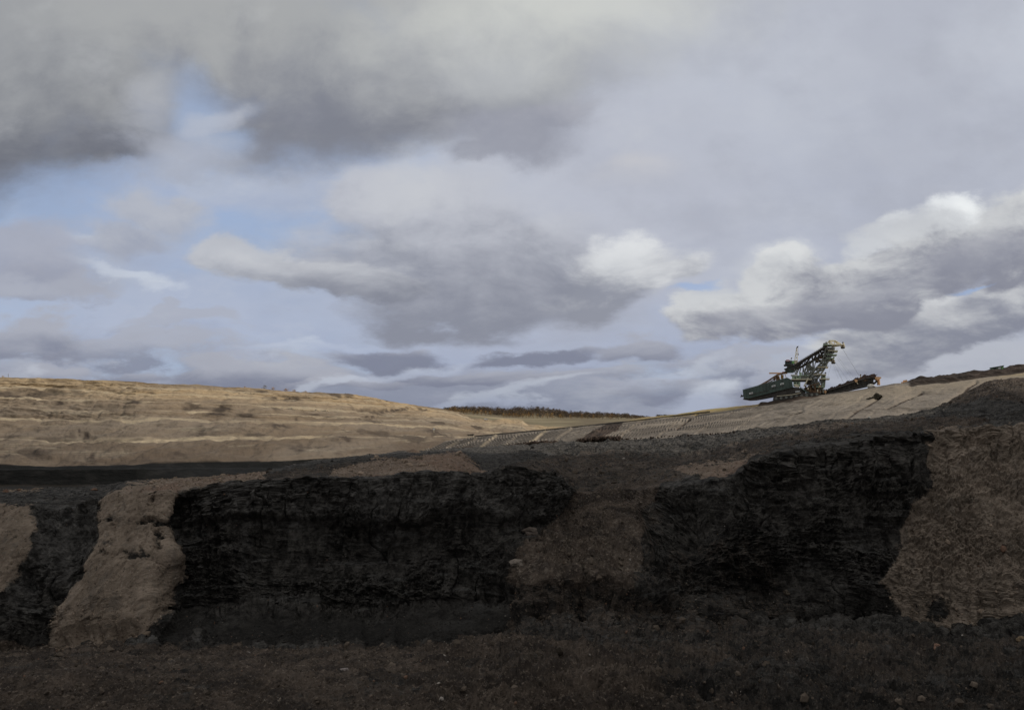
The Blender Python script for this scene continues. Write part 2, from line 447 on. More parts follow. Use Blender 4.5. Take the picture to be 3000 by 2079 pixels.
def mat_spoil():
    m, t, b = principled("dug_slope", 0.95, 0.1)
    co = objco(t); dark = attr(t, 'dark'); pale = attr(t, 'pale'); grass = attr(t, 'grass'); fur = attr(t, 'furrow')
    n1 = t.noise(co, .02, 5, .6); n2 = t.noise(t.mapping(co, rot=(0, 0, .5), scale=(.12, .05, .2)), 1.0, 8, .72); n3 = t.noise(co, .55, 7, .72)
    c = t.mix(t.rng(n1, .35, .65), (0.160, 0.136, 0.112), (0.222, 0.188, 0.152))
    c = t.mix(t.rng(n2, .50, .64, 0, .8), c, (0.098, 0.080, 0.063))
    c = t.mix(t.rng(n3, .56, .68, 0, .6), c, (0.29, 0.245, 0.19))
    c = t.mix(t.math('MULTIPLY', fur, .9), c, (0.060, 0.048, 0.037))
    c = t.mix(pale, c, (0.31, 0.25, 0.175))
    c = t.mix(t.math('MULTIPLY', grass, t.rng(n2, .3, .6, .5, 1.0)), c, t.mix(t.rng(n2, .4, .7), (0.38, 0.27, 0.12), (0.22, 0.19, 0.08)))
    dk = t.mix(t.rng(n2, .4, .7), (0.035, 0.026, 0.020), (0.085, 0.060, 0.045))
    c = t.mix(t.rng(t.math('MULTIPLY_ADD', t.math('SUBTRACT', n2, .5), .8, dark), .3, .7), c, dk)
    t.l.new(c, b.inputs['Base Color'])
    bump(t, b, t.math('MULTIPLY_ADD', n3, .4, n2), 0.8, 0.8)
    return m


def mat_field():
    m, t, b = principled("field_ground", 0.95, 0.1)
    co = objco(t); n = t.noise(co, .012, 5, .6); n2 = t.noise(t.mapping(co, scale=(.004, .03, .03)), 1, 5, .6)
    c = t.mix(t.rng(n, .4, .6), (0.125, 0.098, 0.062), (0.175, 0.145, 0.088))
    c = t.mix(t.rng(n2, .55, .68, 0, .8), c, (0.36, 0.29, 0.18))
    t.l.new(c, b.inputs['Base Color'])
    return m


def mat_attr_color(name, rough=0.95, nscale=3.0):
    m, t, b = principled(name, rough, 0.1)
    c = attr(t, 'tint', True); n = t.noise(objco(t), nscale, 4, .6)
    c = t.mix(t.rng(n, .35, .7, 0, .5), c, (0.03, 0.024, 0.018))
    t.l.new(c, b.inputs['Base Color'])
    return m


M_GROUND, M_SAND, M_SPOIL, M_FIELD = mat_ground(), mat_sand(), mat_spoil(), mat_field()
M_ROCK = mat_attr_color("loose_rock"); M_LEAF = mat_attr_color("autumn_leaf", nscale=.5)

# ------------------------------------------------------------------ the near pit: floor, coal and clay face, bench
K = 3000 / 2303.0
D2 = lambda pts: [(x * K, y * K) for x, y in pts]
dk = lambda d: {x * K: y * K for x, y in d.items()}


def build_near():
    pxs = np.linspace(-420, 3420, 1480)
    base_row = dk({-400: 1475, 0: 1470, 110: 1457, 330: 1446, 650: 1452, 850: 1450, 1000: 1445, 1130: 1432, 1200: 1400, 1420: 1400, 1500: 1412, 1600: 1412, 2000: 1388, 2120: 1425, 2303: 1402, 2700: 1400})
    base_Y = dk({-400: 80, 0: 80, 110: 79, 330: 77.5, 400: 77, 650: 77, 850: 77.5, 1080: 79, 1130: 80, 1200: 80, 1420: 80, 1500: 83, 1700: 85, 1950: 84, 2060: 81, 2303: 77, 2700: 73})
    low_row = dk({-400: 1390, 0: 1390, 330: 1370, 400: 1375, 850: 1370, 1100: 1350, 1200: 1325, 1300: 1322, 1430: 1330, 1500: 1340, 1900: 1330, 2000: 1330, 2303: 1320, 2700: 1320})
    low_Y = dk({-400: 82, 0: 82, 110: 81, 330: 80, 400: 85.5, 850: 87, 1100: 86, 1200: 82.5, 1430: 83, 1500: 87, 1950: 86, 2060: 82.5, 2303: 79, 2700: 75})
    mid_row = dk({-400: 1250, 0: 1250, 380: 1250, 700: 1230, 1100: 1210, 1190: 1200, 1280: 1160, 1420: 1160, 1480: 1220, 1700: 1200, 1950: 1180, 2040: 1170, 2303: 1150, 2700: 1150})
    mid_Y = dk({-400: 85, 0: 85, 240: 84, 380: 84, 400: 88, 700: 89, 900: 90, 1100: 90, 1190: 93, 1280: 100, 1420: 100, 1480: 93, 1560: 90, 1700: 88.5, 1950: 88, 2040: 87, 2303: 84, 2700: 80})
    top_row = dk({-400: 1145, 0: 1142, 60: 1145, 230: 1140, 255: 1113, 390: 1106, 700: 1086, 1000: 1068, 1060: 1080, 1180: 1066, 1240: 1075, 1290: 1120, 1400: 1110, 1460: 1095, 1500: 1092, 1560: 1084, 1640: 1075, 1740: 1015, 1900: 1000, 2040: 988, 2066: 985, 2085: 972, 2303: 958, 2700: 945})
    top_Y = dk({-400: 92, 0: 92, 240: 91, 380: 90, 400: 91, 700: 93, 1000: 95, 1180: 98, 1240: 102, 1290: 112, 1400: 112, 1460: 103, 1500: 99, 1560: 97, 1640: 96, 1740: 93, 1900: 93, 2060: 93, 2303: 92, 2700: 88})
    b1_row = dk({-400: 1118, 0: 1116, 110: 1104, 230: 1112, 290: 1090, 560: 1072, 620: 1060, 800: 1040, 1030: 1029, 1080: 1058, 1200: 1040, 1300: 1062, 1400: 1060, 1500: 1060, 1560: 1052, 1700: 1020, 1760: 1000, 1900: 985, 2060: 960, 2150: 945, 2303: 935, 2700: 925})
    b1_Y = dk({-400: 112, 0: 112, 290: 108, 560: 110, 800: 112, 1030: 112, 1200: 125, 1300: 135, 1500: 132, 1700: 118, 1900: 112, 2060: 112, 2303: 112, 2700: 110})
    b2_row = dk({-400: 1112, 0: 1107, 60: 1110, 110: 1099, 170: 1108, 250: 1103, 290: 1086, 350: 1083, 400: 1079, 450: 1082, 500: 1073, 560: 1075, 600: 1063, 640: 1058, 700: 1046, 800: 1033, 900: 1030, 1030: 1025, 1080: 1040, 1200: 1026, 1300: 1030, 1500: 1020, 1560: 1030, 1700: 1000, 1760: 990, 1900: 968, 2060: 948, 2150: 925, 2200: 893, 2250: 874, 2303: 872, 2500: 876, 2700: 876})
    b2_Y = dk({-400: 122, 0: 120, 290: 118, 560: 122, 800: 128, 1030: 122, 1200: 150, 1500: 160, 1700: 150, 1900: 150, 2060: 150, 2150: 155, 2303: 160, 2700: 160})
    b3_row = dk({-400: 1114, 0: 1109, 110: 1102, 290: 1089, 450: 1085, 560: 1079, 620: 1066, 640: 1052, 700: 1038, 810: 1027, 870: 1021, 900: 1014, 935: 1018, 1000: 1011, 1100: 1005, 1200: 1000, 1500: 986, 1700: 969, 1800: 957, 1870: 945, 1950: 946, 2050: 936, 2100: 925, 2140: 903, 2180: 884, 2215: 864, 2240: 853, 2303: 862, 2500: 866, 2700: 866})
    b3_Y = dk({-400: 132, 0: 130, 290: 128, 560: 134, 640: 165, 800: 190, 1030: 200, 1200: 210, 1500: 215, 1700: 210, 1900: 200, 2060: 200, 2150: 195, 2303: 190, 2700: 190})
    b4_Y = {k: v + 26 for k, v in b3_Y.items()}
    b4_row = {k: v + 75 for k, v in b3_row.items()}
    keys = [({-500: -22.5, 3500: -22.5}, 14.0, 14, 'z'), (2190, 54.0, 84), (1990, {-400: 67, 1300: 67, 3400: 65}, 104),
            (base_row, base_Y, 46), (low_row, low_Y, 64), (mid_row, mid_Y, 70), (top_row, top_Y, 76),
            (b1_row, b1_Y, 56), (b2_row, b2_Y, 60), (b3_row, b3_Y, 12), (b4_row, b4_Y, 1)]
    Pp, T = loft(pxs, keys)
    T2 = np.repeat(T[:, None], len(pxs), 1)
    # ragged rims
    i3 = sum(k[2] for k in keys[:3]); i6 = sum(k[2] for k in keys[:6])
    wv = fbm(np.stack([pxs / 38., pxs * 0, pxs * 0], -1), 5, .6); wv2 = fbm(np.stack([pxs / 38., pxs * 0 + 9, pxs * 0], -1), 5, .6)
    fall = lambda w, i0: np.exp(-((np.arange(len(T)) - i0) / w) ** 2)[:, None]
    wv3 = fbm(np.stack([pxs / 90., pxs * 0 + 3, pxs * 0], -1), 4, .6)
    Pp[..., 2] += (.6 * wv + 3.0 * np.clip(wv3, -.1, 1)) * fall(34, i3) + .8 * wv2 * fall(22, i6)
    Pp[..., 1] += 2.2 * wv2 * fall(40, i3) + 1.6 * wv * fall(26, i6)
    # round the creases a little
    for _ in range(6):
        q = Pp.copy()
        q[1:-1, 1:-1] = (Pp[:-2, 1:-1] + Pp[2:, 1:-1] + Pp[1:-1, :-2] + Pp[1:-1, 2:] + 2 * Pp[1:-1, 1:-1]) / 6
        Pp = q
    px, row = unproject(Pp)
    # irregular borders between materials
    wob = 46 * fbm(Pp * 0.26, 5, .72) + 16 * fbm(Pp * 1.1 + 7, 3, .7)
    wob2 = 50 * fbm(Pp * 0.26 + 50, 5, .72) + 16 * fbm(Pp * 1.1 + 17, 3, .7)
    X, Yr = (px + wob) / K, (row + wob2 * .7) / K
    def mask(polys, soft=3):
        m = np.zeros(X.shape, bool)
        for p in polys: m |= in_poly(X, Yr, p)
        return blur(m.astype(float), soft)
    clay = mask([
        [(250, 1108), (392, 1104), (383, 1190), (393, 1230), (410, 1285), (378, 1312), (365, 1370), (345, 1410), (320, 1462), (105, 1465), (130, 1380), (200, 1270), (240, 1140)],
        [(-300, 1142), (92, 1142), (85, 1200), (72, 1262), (55, 1290), (30, 1312), (10, 1355), (-300, 1360)],
        [(270, 1122), (285, 1092), (420, 1076), (560, 1070), (600, 1060), (590, 1090), (540, 1094), (400, 1112)],
        [(760, 1056), (860, 1034), (950, 1030), (1036, 1018), (1096, 1072), (1060, 1074), (1000, 1066), (860, 1082), (720, 1088)],
        [(2074, 990), (2100, 968), (2600, 950), (2700, 1400), (2303, 1398), (2150, 1424), (2060, 1402), (1985, 1330), (2010, 1290), (2028, 1190), (2084, 1110), (2076, 1050)],
        [(1500, 1058), (1620, 1046), (1720, 1016), (1660, 1066), (1560, 1080)],
        [(-300, 1112), (70, 1110), (180, 1106), (-300, 1100)],
    ])
    lower = sstep(T2, 2.92, 3.0)
    clay = blur(clay, 20) * lower
    for (cx, cy, rx, ry, am) in ((350, 1117, 8, 10, .8), (346, 1134, 7, 12, .7), (332, 1182, 12, 5, .9), (372, 1183, 30, 5, 1.0), (250, 1180, 12, 6, .8), (360, 1224, 9, 22, .7), (236, 1246, 7, 6, .6), (300, 1256, 34, 10, .55), (325, 1250, 6, 14, .7), (85, 1150, 10, 20, .6), (2112, 1372, 24, 26, .85), (2200, 1060, 12, 7, .6)):
        clay -= am * np.exp(-(((X - cx) / rx) ** 2 + ((Yr - cy) / ry) ** 2))
    clay = np.clip(clay * (.86 + .3 * fbm(Pp * .5, 3)), 0, 1)
    slide = blur(mask([[(1300, 1060), (1420, 1060), (1420, 1140), (1450, 1250), (1440, 1330), (1160, 1336), (1130, 1290), (1230, 1180), (1290, 1130)]], 30), 30)
    clay = np.maximum(clay, 0.30 * slide * sstep(Yr, 1080, 1240))
    red = mask([[(560, 1088), (700, 1040), (1040, 1010), (1110, 1078), (700, 1100)], [(1480, 1090), (1480, 1040), (1760, 1000), (1650, 1080)], [(280, 1110), (600, 1055), (600, 1095), (300, 1115)]], 8)
    brown = mask([
        [(-300, 1456), (330, 1450), (640, 1462), (850, 1455), (1130, 1438), (1300, 1450), (1480, 1470), (1480, 1700), (-300, 1700)],
        [(1150, 1280), (1240, 1180), (1290, 1100), (1320, 1030), (1500, 1040), (1450, 1180), (1430, 1335), (1160, 1335)],
        [(1090, 1066), (1200, 1035), (1340, 1015), (1500, 1030), (1700, 990), (2060, 950), (2090, 970), (1760, 1005), (1640, 1060), (1540, 1085), (1280, 1100), (1180, 1070)],
        [(640, 1060), (900, 1030), (1000, 1060), (700, 1085)], [(1780, 960), (2200, 940), (2220, 960), (1800, 985)],
        [(400, 1096), (640, 1060), (900, 1050), (700, 1094), (420, 1116)],
        [(2110, 925), (2180, 870), (2250, 838), (2700, 800), (2700, 900), (2303, 912), (2200, 905)],
    ], 8) * .85
    brown = np.maximum(brown, .48 * mask([[(1100, 1440), (1180, 1330), (1430, 1330), (1600, 1400), (2100, 1440), (2700, 1440), (2700, 1800), (1440, 1800), (1300, 1450)]], 12))
    brown = np.maximum(brown, .36 * mask([[(1500, 1220), (1720, 1200), (1800, 1400), (1480, 1420)], [(1430, 1100), (1500, 1100), (1470, 1330), (1420, 1330)]], 14))
    brown = np.clip(np.maximum(brown, clay * sstep(px / K, 1930, 2000)), 0, 1)
    brown = brown * np.where(T2 > 6.2, np.interp(px, [2650, 2800], [.66, .9]), 1.0)
    brown = np.where(T2 < 3.1, np.clip(brown * (.95 + .9 * fbm(Pp * .12 + 44, 4, .6)), 0, 1), brown)
    dust = mask([[(620, 1058), (900, 1010), (1500, 980), (1900, 960), (1700, 992), (1520, 1008), (1300, 1012), (1100, 1022), (1060, 1036), (1030, 1014), (850, 1030), (700, 1045)],
                 [(-300, 1120), (100, 1098), (250, 1098), (400, 1074), (340, 1088), (240, 1118), (0, 1128)]], 8)
    dust = np.maximum(dust, .62 * mask([[(95, 1145), (240, 1140), (225, 1210), (150, 1320), (90, 1320), (80, 1230)], [(10, 1350), (75, 1270), (95, 1330), (60, 1400)]], 10))
    dust = np.maximum(dust, .50 * mask([[(395, 1092), (700, 1084), (1000, 1064), (1180, 1090), (1270, 1120), (1200, 1190), (900, 1180), (640, 1200), (420, 1180)], [(1500, 1070), (1600, 1060), (1640, 1090), (1500, 1110)]], 14))
    for (cx, ya, yb, w_) in ((856, 1110, 1240, 18), (925, 1090, 1190, 16), (560, 1190, 1330, 20), (455, 1150, 1260, 14), (1210, 1090, 1150, 20)):
        sx = cx + (Yr - ya) * (.35 if cx == 1210 else -.05)
        dust = np.maximum(dust, .72 * np.exp(-((X - sx) / w_) ** 2) * sstep(Yr, ya - 12, ya + 12) * (1 - sstep(Yr, yb - 30, yb + 12)))
    tallus = sstep(T2, 0, 1)
    dust = dust * np.where(T2 > 6.2, .50, 1.0)
    cliff = sstep(T2 + .45 * perlin(Pp * .13 + 33) * (T2 > 3) * (T2 < 4.6) * sstep(T2, 3.0, 3.4), 2.95 + .30 * (1 - sstep(px / K, 1080, 1180)) * sstep(px / K, 330, 420), 3.6 + .45 * (1 - sstep(px / K, 1080, 1180)) * sstep(px / K, 330, 420)) * (1 - sstep(T2, 5.9, 6.05))
    flo = 1 - sstep(T2, 2.9, 3.45)
    bench = sstep(T2, 5.95, 6.2)
    notch = np.exp(-((px / K - 1330) / 110) ** 2) * sstep(T2, 3.2, 4.0)
    cliffn = cliff * (1 - .75 * notch)
    clayn = np.clip(clay, 0, 1)
    p = Pp
    disp = np.zeros(X.shape)
    # buttresses and gullies on the face
    lclay = clayn * (1 - sstep(px / K, 1000, 1100))
    disp += cliffn * (1 - .88 * lclay) * (3.4 * fbm(p * (.075, .05, .035) + 3, 4, .5) + 1.5 * fbm(p * (.26, .2, .11), 4, .6, 'ridge'))
    # the upper beds of the left coal face stand over an undercut; slabs lean out beside the notch
    xk, rk = px / K, row / K
    led = 1183 + 16 * perlin(np.stack([xk / 60, xk * 0, xk * 0], -1)) + 8 * perlin(np.stack([xk / 17, xk * 0 + 5, xk * 0], -1))
    inl = sstep(xk, 400, 450) * (1 - sstep(xk, 1180, 1240))
    disp += cliff * inl * 1.5 * (1 - sstep(rk, led - 7, led + 7))
    for (cx, cy, rx, ry, am) in ((860, 1235, 110, 50, -2.2), (1060, 1180, 60, 60, 1.2), (660, 1290, 90, 60, -1.2), (520, 1200, 40, 90, 1.1), (445, 1190, 30, 70, -1.0), (1090, 1330, 60, 40, -1.6), (1010, 1345, 40, 26, .9), (1540, 1180, 60, 90, -3.2), (1600, 1110, 30, 30, 1.6),
                                 (1760, 1060, 70, 60, 1.3), (1960, 1080, 110, 90, 1.8), (1830, 1250, 60, 100, -1.2), (1700, 1330, 110, 40, -2.0), (1600, 1380, 50, 30, 1.2), (1960, 1310, 60, 70, 1.0), (1410, 1370, 120, 24, -1.8), (1220, 1130, 40, 40, 1.4), (1275, 1170, 26, 40, -1.2), (150, 1230, 60, 100, -1.4), (60, 1330, 30, 60, -1.2)):
        disp += am * cliff * np.exp(-(((xk - cx) / rx) ** 2 + ((rk - cy) / ry) ** 2))
    # coal: blocky ledges along the beds, broken up by falls
    bed = p[..., 2] + .07 * p[..., 0] + 1.6 * perlin(p * .09)
    brk = sstep(fbm(p * (.09, .07, .12) + 40, 3), -.22, .22)
    rough_ = .25 + .95 * sstep(fbm(p * (.11, .08, .14) + 90, 3), -.25, .2)
    st = fbm(np.stack([p[..., 0] * .07, p[..., 1] * .10, bed * .9], -1), 5, .62)
    st2 = fbm(np.stack([p[..., 0] * .45, p[..., 1] * .4, bed * 2.6], -1), 3, .6, 'ridge')
    blk = fbm(p * (.8, .6, .6), 4, .65, 'ridge')
    coalm = cliffn * (1 - clayn)
    crk = perlin(np.stack([p[..., 0] * .42 + .8 * perlin(p * .3), p[..., 1] * .2, p[..., 2] * .07], -1))
    disp += coalm * rough_ * ((1.5 * st + .4 * st2) * (.35 + .65 * brk) + (.35 + .5 * (1 - brk)) * blk)
    disp -= coalm * .8 * np.exp(-(crk / .035) ** 2) * sstep(perlin(p * .12 + 3), -.1, .25)
    clump = .6 * fbm(p * (.62, .62, .8) + 20, 5, .7, 'billow') + .30 * fbm(p * (1.1, .8, 1.3) + 60, 3, .6, 'ridge') + .35 * fbm(p * .22 + 31, 2)
    right = sstep(px / K, 1950, 2080)
    lean = p[..., 0] - .38 * p[..., 2]
    disp += cliffn * clayn * (.10 + 1.8 * right * (.4 + .9 * sstep(perlin(p * .14 + 9), -.35, .35))) * clump
    disp += cliffn * clayn * (1 - right) * (.75 * fbm(np.stack([lean * .34, p[..., 1] * .1, p[..., 2] * .03], -1), 3, .55, 'ridge') + .30 * fbm(np.stack([lean * 1.3, p[..., 1] * .5, p[..., 2] * .25], -1), 4, .6))
    def blocks(sx, sz, seed):
        w3 = .28 * sx * perlin(p / sx * .8 + seed); bz = (bed + .25 * sz * perlin(p / sz * .5 + seed)) / sz; iz = np.floor(bz)
        ix = np.floor((p[..., 0] + w3) / sx + .37 * iz + .9 * np.sin(iz * 12.9)); iy = np.floor(p[..., 1] / sx)
        hh = np.sin(ix * 127.1 + iz * 311.7 + iy * 74.7 + seed) * 43758.5453
        return (hh - np.floor(hh)) * 2 - 1
    disp += coalm * rough_ * (.42 * blocks(2.1, .9, 1.0) + .26 * blocks(.95, .42, 5.0) + .15 * blocks(.45, .22, 9.0))
    # clay buttress stands forward of the coal
    disp += cliff * clayn * (1 - right) * .9
    # hollow on the right hand coal face and broken base
    hol = np.exp(-(((px / K - 1590) / 70) ** 2 + ((row / K - 1170) / 60) ** 2))
    hol2 = np.exp(-(((px / K - 1700) / 130) ** 2 + ((row / K - 1330) / 45) ** 2)) + .8 * np.exp(-(((px / K - 880) / 120) ** 2 + ((row / K - 1230) / 50) ** 2))
    disp -= 1.2 * hol * cliff + 1.0 * hol2 * cliff
    fan = np.exp(-(((xk - 1300) / 90) ** 2 + ((rk - 1270) / 60) ** 2))
    disp += cliff * fan * (.2 + 1.5 * fbm(p * .5 + 70, 5, .65, 'ridge'))
    # rubble
    rub = fbm(p * .42 + 5, 5, .62)
    rub2 = fbm(p * 1.5 + 11, 4, .65, 'ridge')
    rightfl = sstep(px / K, 850, 1150)
    disp += flo * tallus * ((1.0 + 1.3 * rightfl) * rub + (.35 + .25 * rightfl) * rub2 + (.7 + 1.3 * rightfl) * fbm(p * .10 + 8, 4, .55) * tallus)
    wild = sstep(px / K, 1050, 1300)
    disp += (bench + cliff * notch) * ((.5 + 1.6 * wild) * fbm(p * (.13, .10, .13), 4, .6) + (.3 + .3 * wild) * fbm(p * .3 + 3, 4, .6, 'ridge') + .45 * rub + .25 * rub2)
    disp += cliff * notch * .45 * rub2
    tall_lip = np.exp(-(((px / K - 1310) / 140) ** 2)) * np.exp(-((row / K - 1318) / 16) ** 2)
    disp += 1.4 * tall_lip
    rut = (1 - rightfl) * (T2 < 2.4)
    for yy in (57.2, 59.0, 61.6, 63.2):
        disp -= rut * .22 * np.exp(-((p[..., 1] - yy - .5 * perlin(np.stack([p[..., 0] * .06, p[..., 0] * 0 + yy // 3, p[..., 0] * 0], -1))) / .28) ** 2)
    disp *= sstep(T2, .4, 1.2)
    n = grid_normals(Pp)
    Pd = Pp + n * disp[..., None] * np.where((n[..., 1] * p[..., 1] > 0) & (n[..., 2] < 0), -1, 1)[..., None]
    slack = cliff * 0 + (1 - cliff) * sstep(T2, 2.9, 3.05) * (1 - sstep(T2, 4.0, 4.4))
    slack = np.maximum(slack, .8 * np.exp(-((xk - 1600) / 130) ** 2 - ((rk - 1235) / 40) ** 2))
    f = lambda a: ('FLOAT', np.ascontiguousarray(a).ravel())
    grid_obj('ground', Pd, M_GROUND, smooth=False, attrs={'clay': f(clay), 'dust': f(dust), 'red': f(red), 'slack': f(slack), 'brown': f(np.maximum(brown, flo * .7 * (1 - tallus)))})
    return Pd, T2, px, row, clay, brown


NEAR = build_near()


# ------------------------------------------------------------------ far side of the pit: terraces of sand over the coal seam
def build_terraces():
    pxs = np.linspace(-520, 2060, 1150)
    T_rows = {-500: 1102, 0: 1104, 390: 1117, 600: 1129, 780: 1140, 1015: 1154, 1080: 1163, 1146: 1176, 1250: 1191, 1303: 1196, 1345: 1206, 1380: 1222, 1440: 1231, 1475: 1226, 1530: 1229, 1550: 1243, 1690: 1252, 1800: 1250, 2060: 1250}
    T_Y = {-500: 560, 0: 590, 390: 610, 780: 680, 1015: 760, 1250: 900, 1345: 980, 1500: 1050, 2060: 1100}
    B_rows = {-500: 1360, 0: 1360, 139: 1365, 295: 1362, 400: 1360, 452: 1357, 800: 1349, 1000: 1340, 1200: 1326, 1400: 1312, 1700: 1300, 2060: 1290}
    B_Y = {-500: 345, 0: 360, 400: 366, 800: 400, 1000: 450, 1200: 530, 1400: 610, 1700: 700, 2060: 760}
    rows_t = np.interp(pxs, list(T_rows), list(T_rows.values())); Yt = np.interp(pxs, list(T_Y), list(T_Y.values()))
    rows_b = np.interp(pxs, list(B_rows), list(B_rows.values())); Yb = np.interp(pxs, list(B_Y), list(B_Y.values()))
    # terrace lips as fraction of the height, each with its bench
    lips = [0.0, .215, .42, .53, .66, .80, .90, 1.0]
    NT_ = 26
    lines_pos = []; hv = []; flat = []
    A = P(pxs, rows_b, Yb); B = P(pxs, rows_t, Yt)
    q = pxs / 300.0
    for i, l in enumerate(lips):
        w = .015 * perlin(np.stack([q * 1.3, q * 0 + i * 7.1, q * 0], -1)) + .007 * perlin(np.stack([q * 5, q * 0 + i * 3.1, q * 0 + 4], -1)) if 0 < i < len(lips) - 1 else 0 * q
        lw = l + w
        z = A[:, 2] + (B[:, 2] - A[:, 2]) * lw
        face = .5                                # share of the depth taken by the sloping faces
        Yf = Yb + (Yt - Yb) * np.clip(lw, 0, 1)
        gap = (Yt - Yb) / (len(lips) - 1)
        u = A[:, 0] / A[:, 1]
        if i > 0:                                 # lip
            yv = Yf - gap * .24
            lines_pos.append(np.stack([(u * yv), yv, z], -1)); hv.append(l); flat.append(1)
        if i < len(lips) - 1:                     # back of the bench
            yv = Yf + (gap * .24 if i else 0)
            lines_pos.append(np.stack([(u * yv), yv, z + .5], -1)); hv.append(l); flat.append(0)
    # in front: pit floor, coal seam
    fr = [P(pxs, np.full(len(pxs), 1500.), np.full(len(pxs), 236.)), P(pxs, np.full(len(pxs), 1422.), np.full(len(pxs), 340.)),
          P(pxs, np.interp(pxs, [-500, 800, 1200], [1377, 1372, 1350]), np.interp(pxs, [-500, 400, 800, 1200, 2000], [343, 347, 385, 515, 700])),
          P(pxs, np.interp(pxs, [-500, 0, 800, 1200], [1374, 1374, 1368, 1345]), np.interp(pxs, [-500, 400, 800, 1200, 2000], [352, 356, 392, 520, 720]))]
    fr[0][:, 2] = np.minimum(fr[0][:, 2], -24.9)
    back = P(pxs, rows_t, Yt); back = np.stack([back[:, 0] * 1.15, back[:, 1] + 120, back[:, 2] - np.where(pxs < 1300, 4, 8)], -1)
    allL = fr + lines_pos + [back]
    hs = [-1, -1, -1, -1] + hv + [1.0]; fl = [0, 0, 0, 0] + flat + [0]
    segs = [12, 10, 3, 4] + [NT_ if flat[i] == 0 else 6 for i in range(len(flat))] + [0]
    out = []; H = []; FL = []; SEAM = []
    for i in range(len(allL) - 1):
        for j in range(segs[i]):
            a = j / segs[i]
            out.append(allL[i] * (1 - a) + allL[i + 1] * a)
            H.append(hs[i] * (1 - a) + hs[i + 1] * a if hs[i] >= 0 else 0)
            FL.append(1.0 if (fl[i] == 1) else (max(0, 1 - a * 9) if i > 4 else 0)); SEAM.append(i + a)
    out.append(allL[-1]); H.append(1); FL.append(0); SEAM.append(len(allL))
    Pp = np.array(out); C = len(pxs)
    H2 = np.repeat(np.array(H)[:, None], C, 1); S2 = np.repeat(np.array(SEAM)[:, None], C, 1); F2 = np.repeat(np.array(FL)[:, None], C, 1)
    px, row = unproject(Pp)
    sand = sstep(S2, 3.6, 4.2)
    d = sand * (4.0 * fbm(Pp * (.010, .010, .02), 3) + 0.7 * fbm(np.stack([Pp[..., 0] * .016, Pp[..., 0] * 0 + 4, Pp[..., 2] * .13], -1), 5, .6) + .45 * fbm(Pp * .16, 4, .6, 'ridge') * (1 - .5 * F2) + .5 * fbm(Pp * .12, 4, .6))
    d += (1 - sand) * .5 * fbm(Pp * .12, 3)
    # washed gullies and scalloped bites out of the faces
    bite = fbm(np.stack([Pp[..., 0] * .022, S2 * 1.3, S2 * 0], -1) + 12, 4, .6, 'ridge')
    d -= sand * 1.8 * sstep(bite, .35, .8)
    g = fbm(np.stack([Pp[..., 0] * .05, Pp[..., 1] * .01, Pp[..., 2] * .03], -1) + 30, 3, .6, 'ridge')
    d -= sand * 1.2 * np.clip(g - .6, 0, 1) * 2
    d *= 1 - sstep(S2, len(allL) - 2.2, len(allL) - 1.9) * .7
    n = grid_normals(Pp)
    n[n[..., 2] < 0] *= -1
    Pd = Pp + n * d[..., None]
    coal = (1 - sstep(S2, 3.85, 4.0)) * sstep(S2, 1.0, 1.02)
    coal = np.maximum(coal, 0)
    # the floor in front: pale strip nearest the seam, coal dust nearer
    coal = np.where(S2 < 1.08, np.clip(.80 + .35 * perlin(Pp * (.01, .06, .02)), 0, 1), coal)
    sc = fbm(Pp * (.022, .022, .07) + 60, 4, .6)
    scar = sstep(sc, .14, .34) * sand * .8
    def spot(cx, cy, rx, ry, a=1.0):
        return a * np.exp(-(((px - cx) / rx) ** 2 + ((row - cy) / ry) ** 2) * 1.2) * sstep(fbm(Pp * (.12, .12, .2) + cx, 3, .6), -.35, .25)
    for s in ((100, 1322, 42, 13, 1.5), (175, 1178, 22, 5), (390, 1175, 30, 7, 1.2), (650, 1193, 30, 12, 1.4), (640, 1209, 34, 4, 1.4), (585, 1241, 10, 6, 1.5), (720, 1214, 28, 6, 1.3), (252, 1275, 9, 17, 1.6), (232, 1262, 4, 10, 1.4), (270, 1330, 8, 14, 1.5), (20, 1275, 20, 13, 1.2),
              (955, 1272, 14, 9, 1.3), (1005, 1285, 24, 9, 1.7), (820, 1243, 32, 8, 1.2), (870, 1228, 6, 9, 1.3), (880, 1310, 22, 22, .8), (290, 1355, 36, 5, 1.3), (840, 1165, 60, 8, 1.0), (1150, 1203, 50, 5, 1.2), (1085, 1215, 25, 3, 1.2), (1140, 1172, 50, 8, .9), (1410, 1285, 9, 6, 1.5), (10, 1335, 40, 12, 1.0), (600, 1262, 50, 16, .7), (930, 1303, 40, 3, 1.0)):
        scar = np.maximum(scar, np.clip(1.35 * spot(*s), 0, 1))
    F2 = F2 * (.42 + .75 * sstep(fbm(np.stack([Pp[..., 0] * .008, S2 * .9, S2 * 0], -1), 3), -.2, .3))
    f = lambda a: ('FLOAT', np.ascontiguousarray(a).ravel())
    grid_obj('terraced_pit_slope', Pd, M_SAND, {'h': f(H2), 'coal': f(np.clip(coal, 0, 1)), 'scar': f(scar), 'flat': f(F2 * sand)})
    return px, row, Pd


TERR = build_terraces()


# ------------------------------------------------------------------ right side: furrowed slope dug by the excavator
R1_row = {1100: 1330, 1180: 1316, 1290: 1296, 1391: 1281, 1665: 1256, 1841: 1238, 2000: 1219, 2100: 1207, 2230: 1188, 2280: 1180, 2340: 1167, 2414: 1157, 2480: 1148, 2546: 1138, 2620: 1127, 2670: 1130, 2850: 1110, 3000: 1090, 3500: 1056}
R1_Y = {1100: 690, 1180: 650, 1391: 570, 1665: 520, 2100: 470, 2230: 455, 2300: 447, 2414: 440, 2620: 425, 3000: 400, 3500: 380}


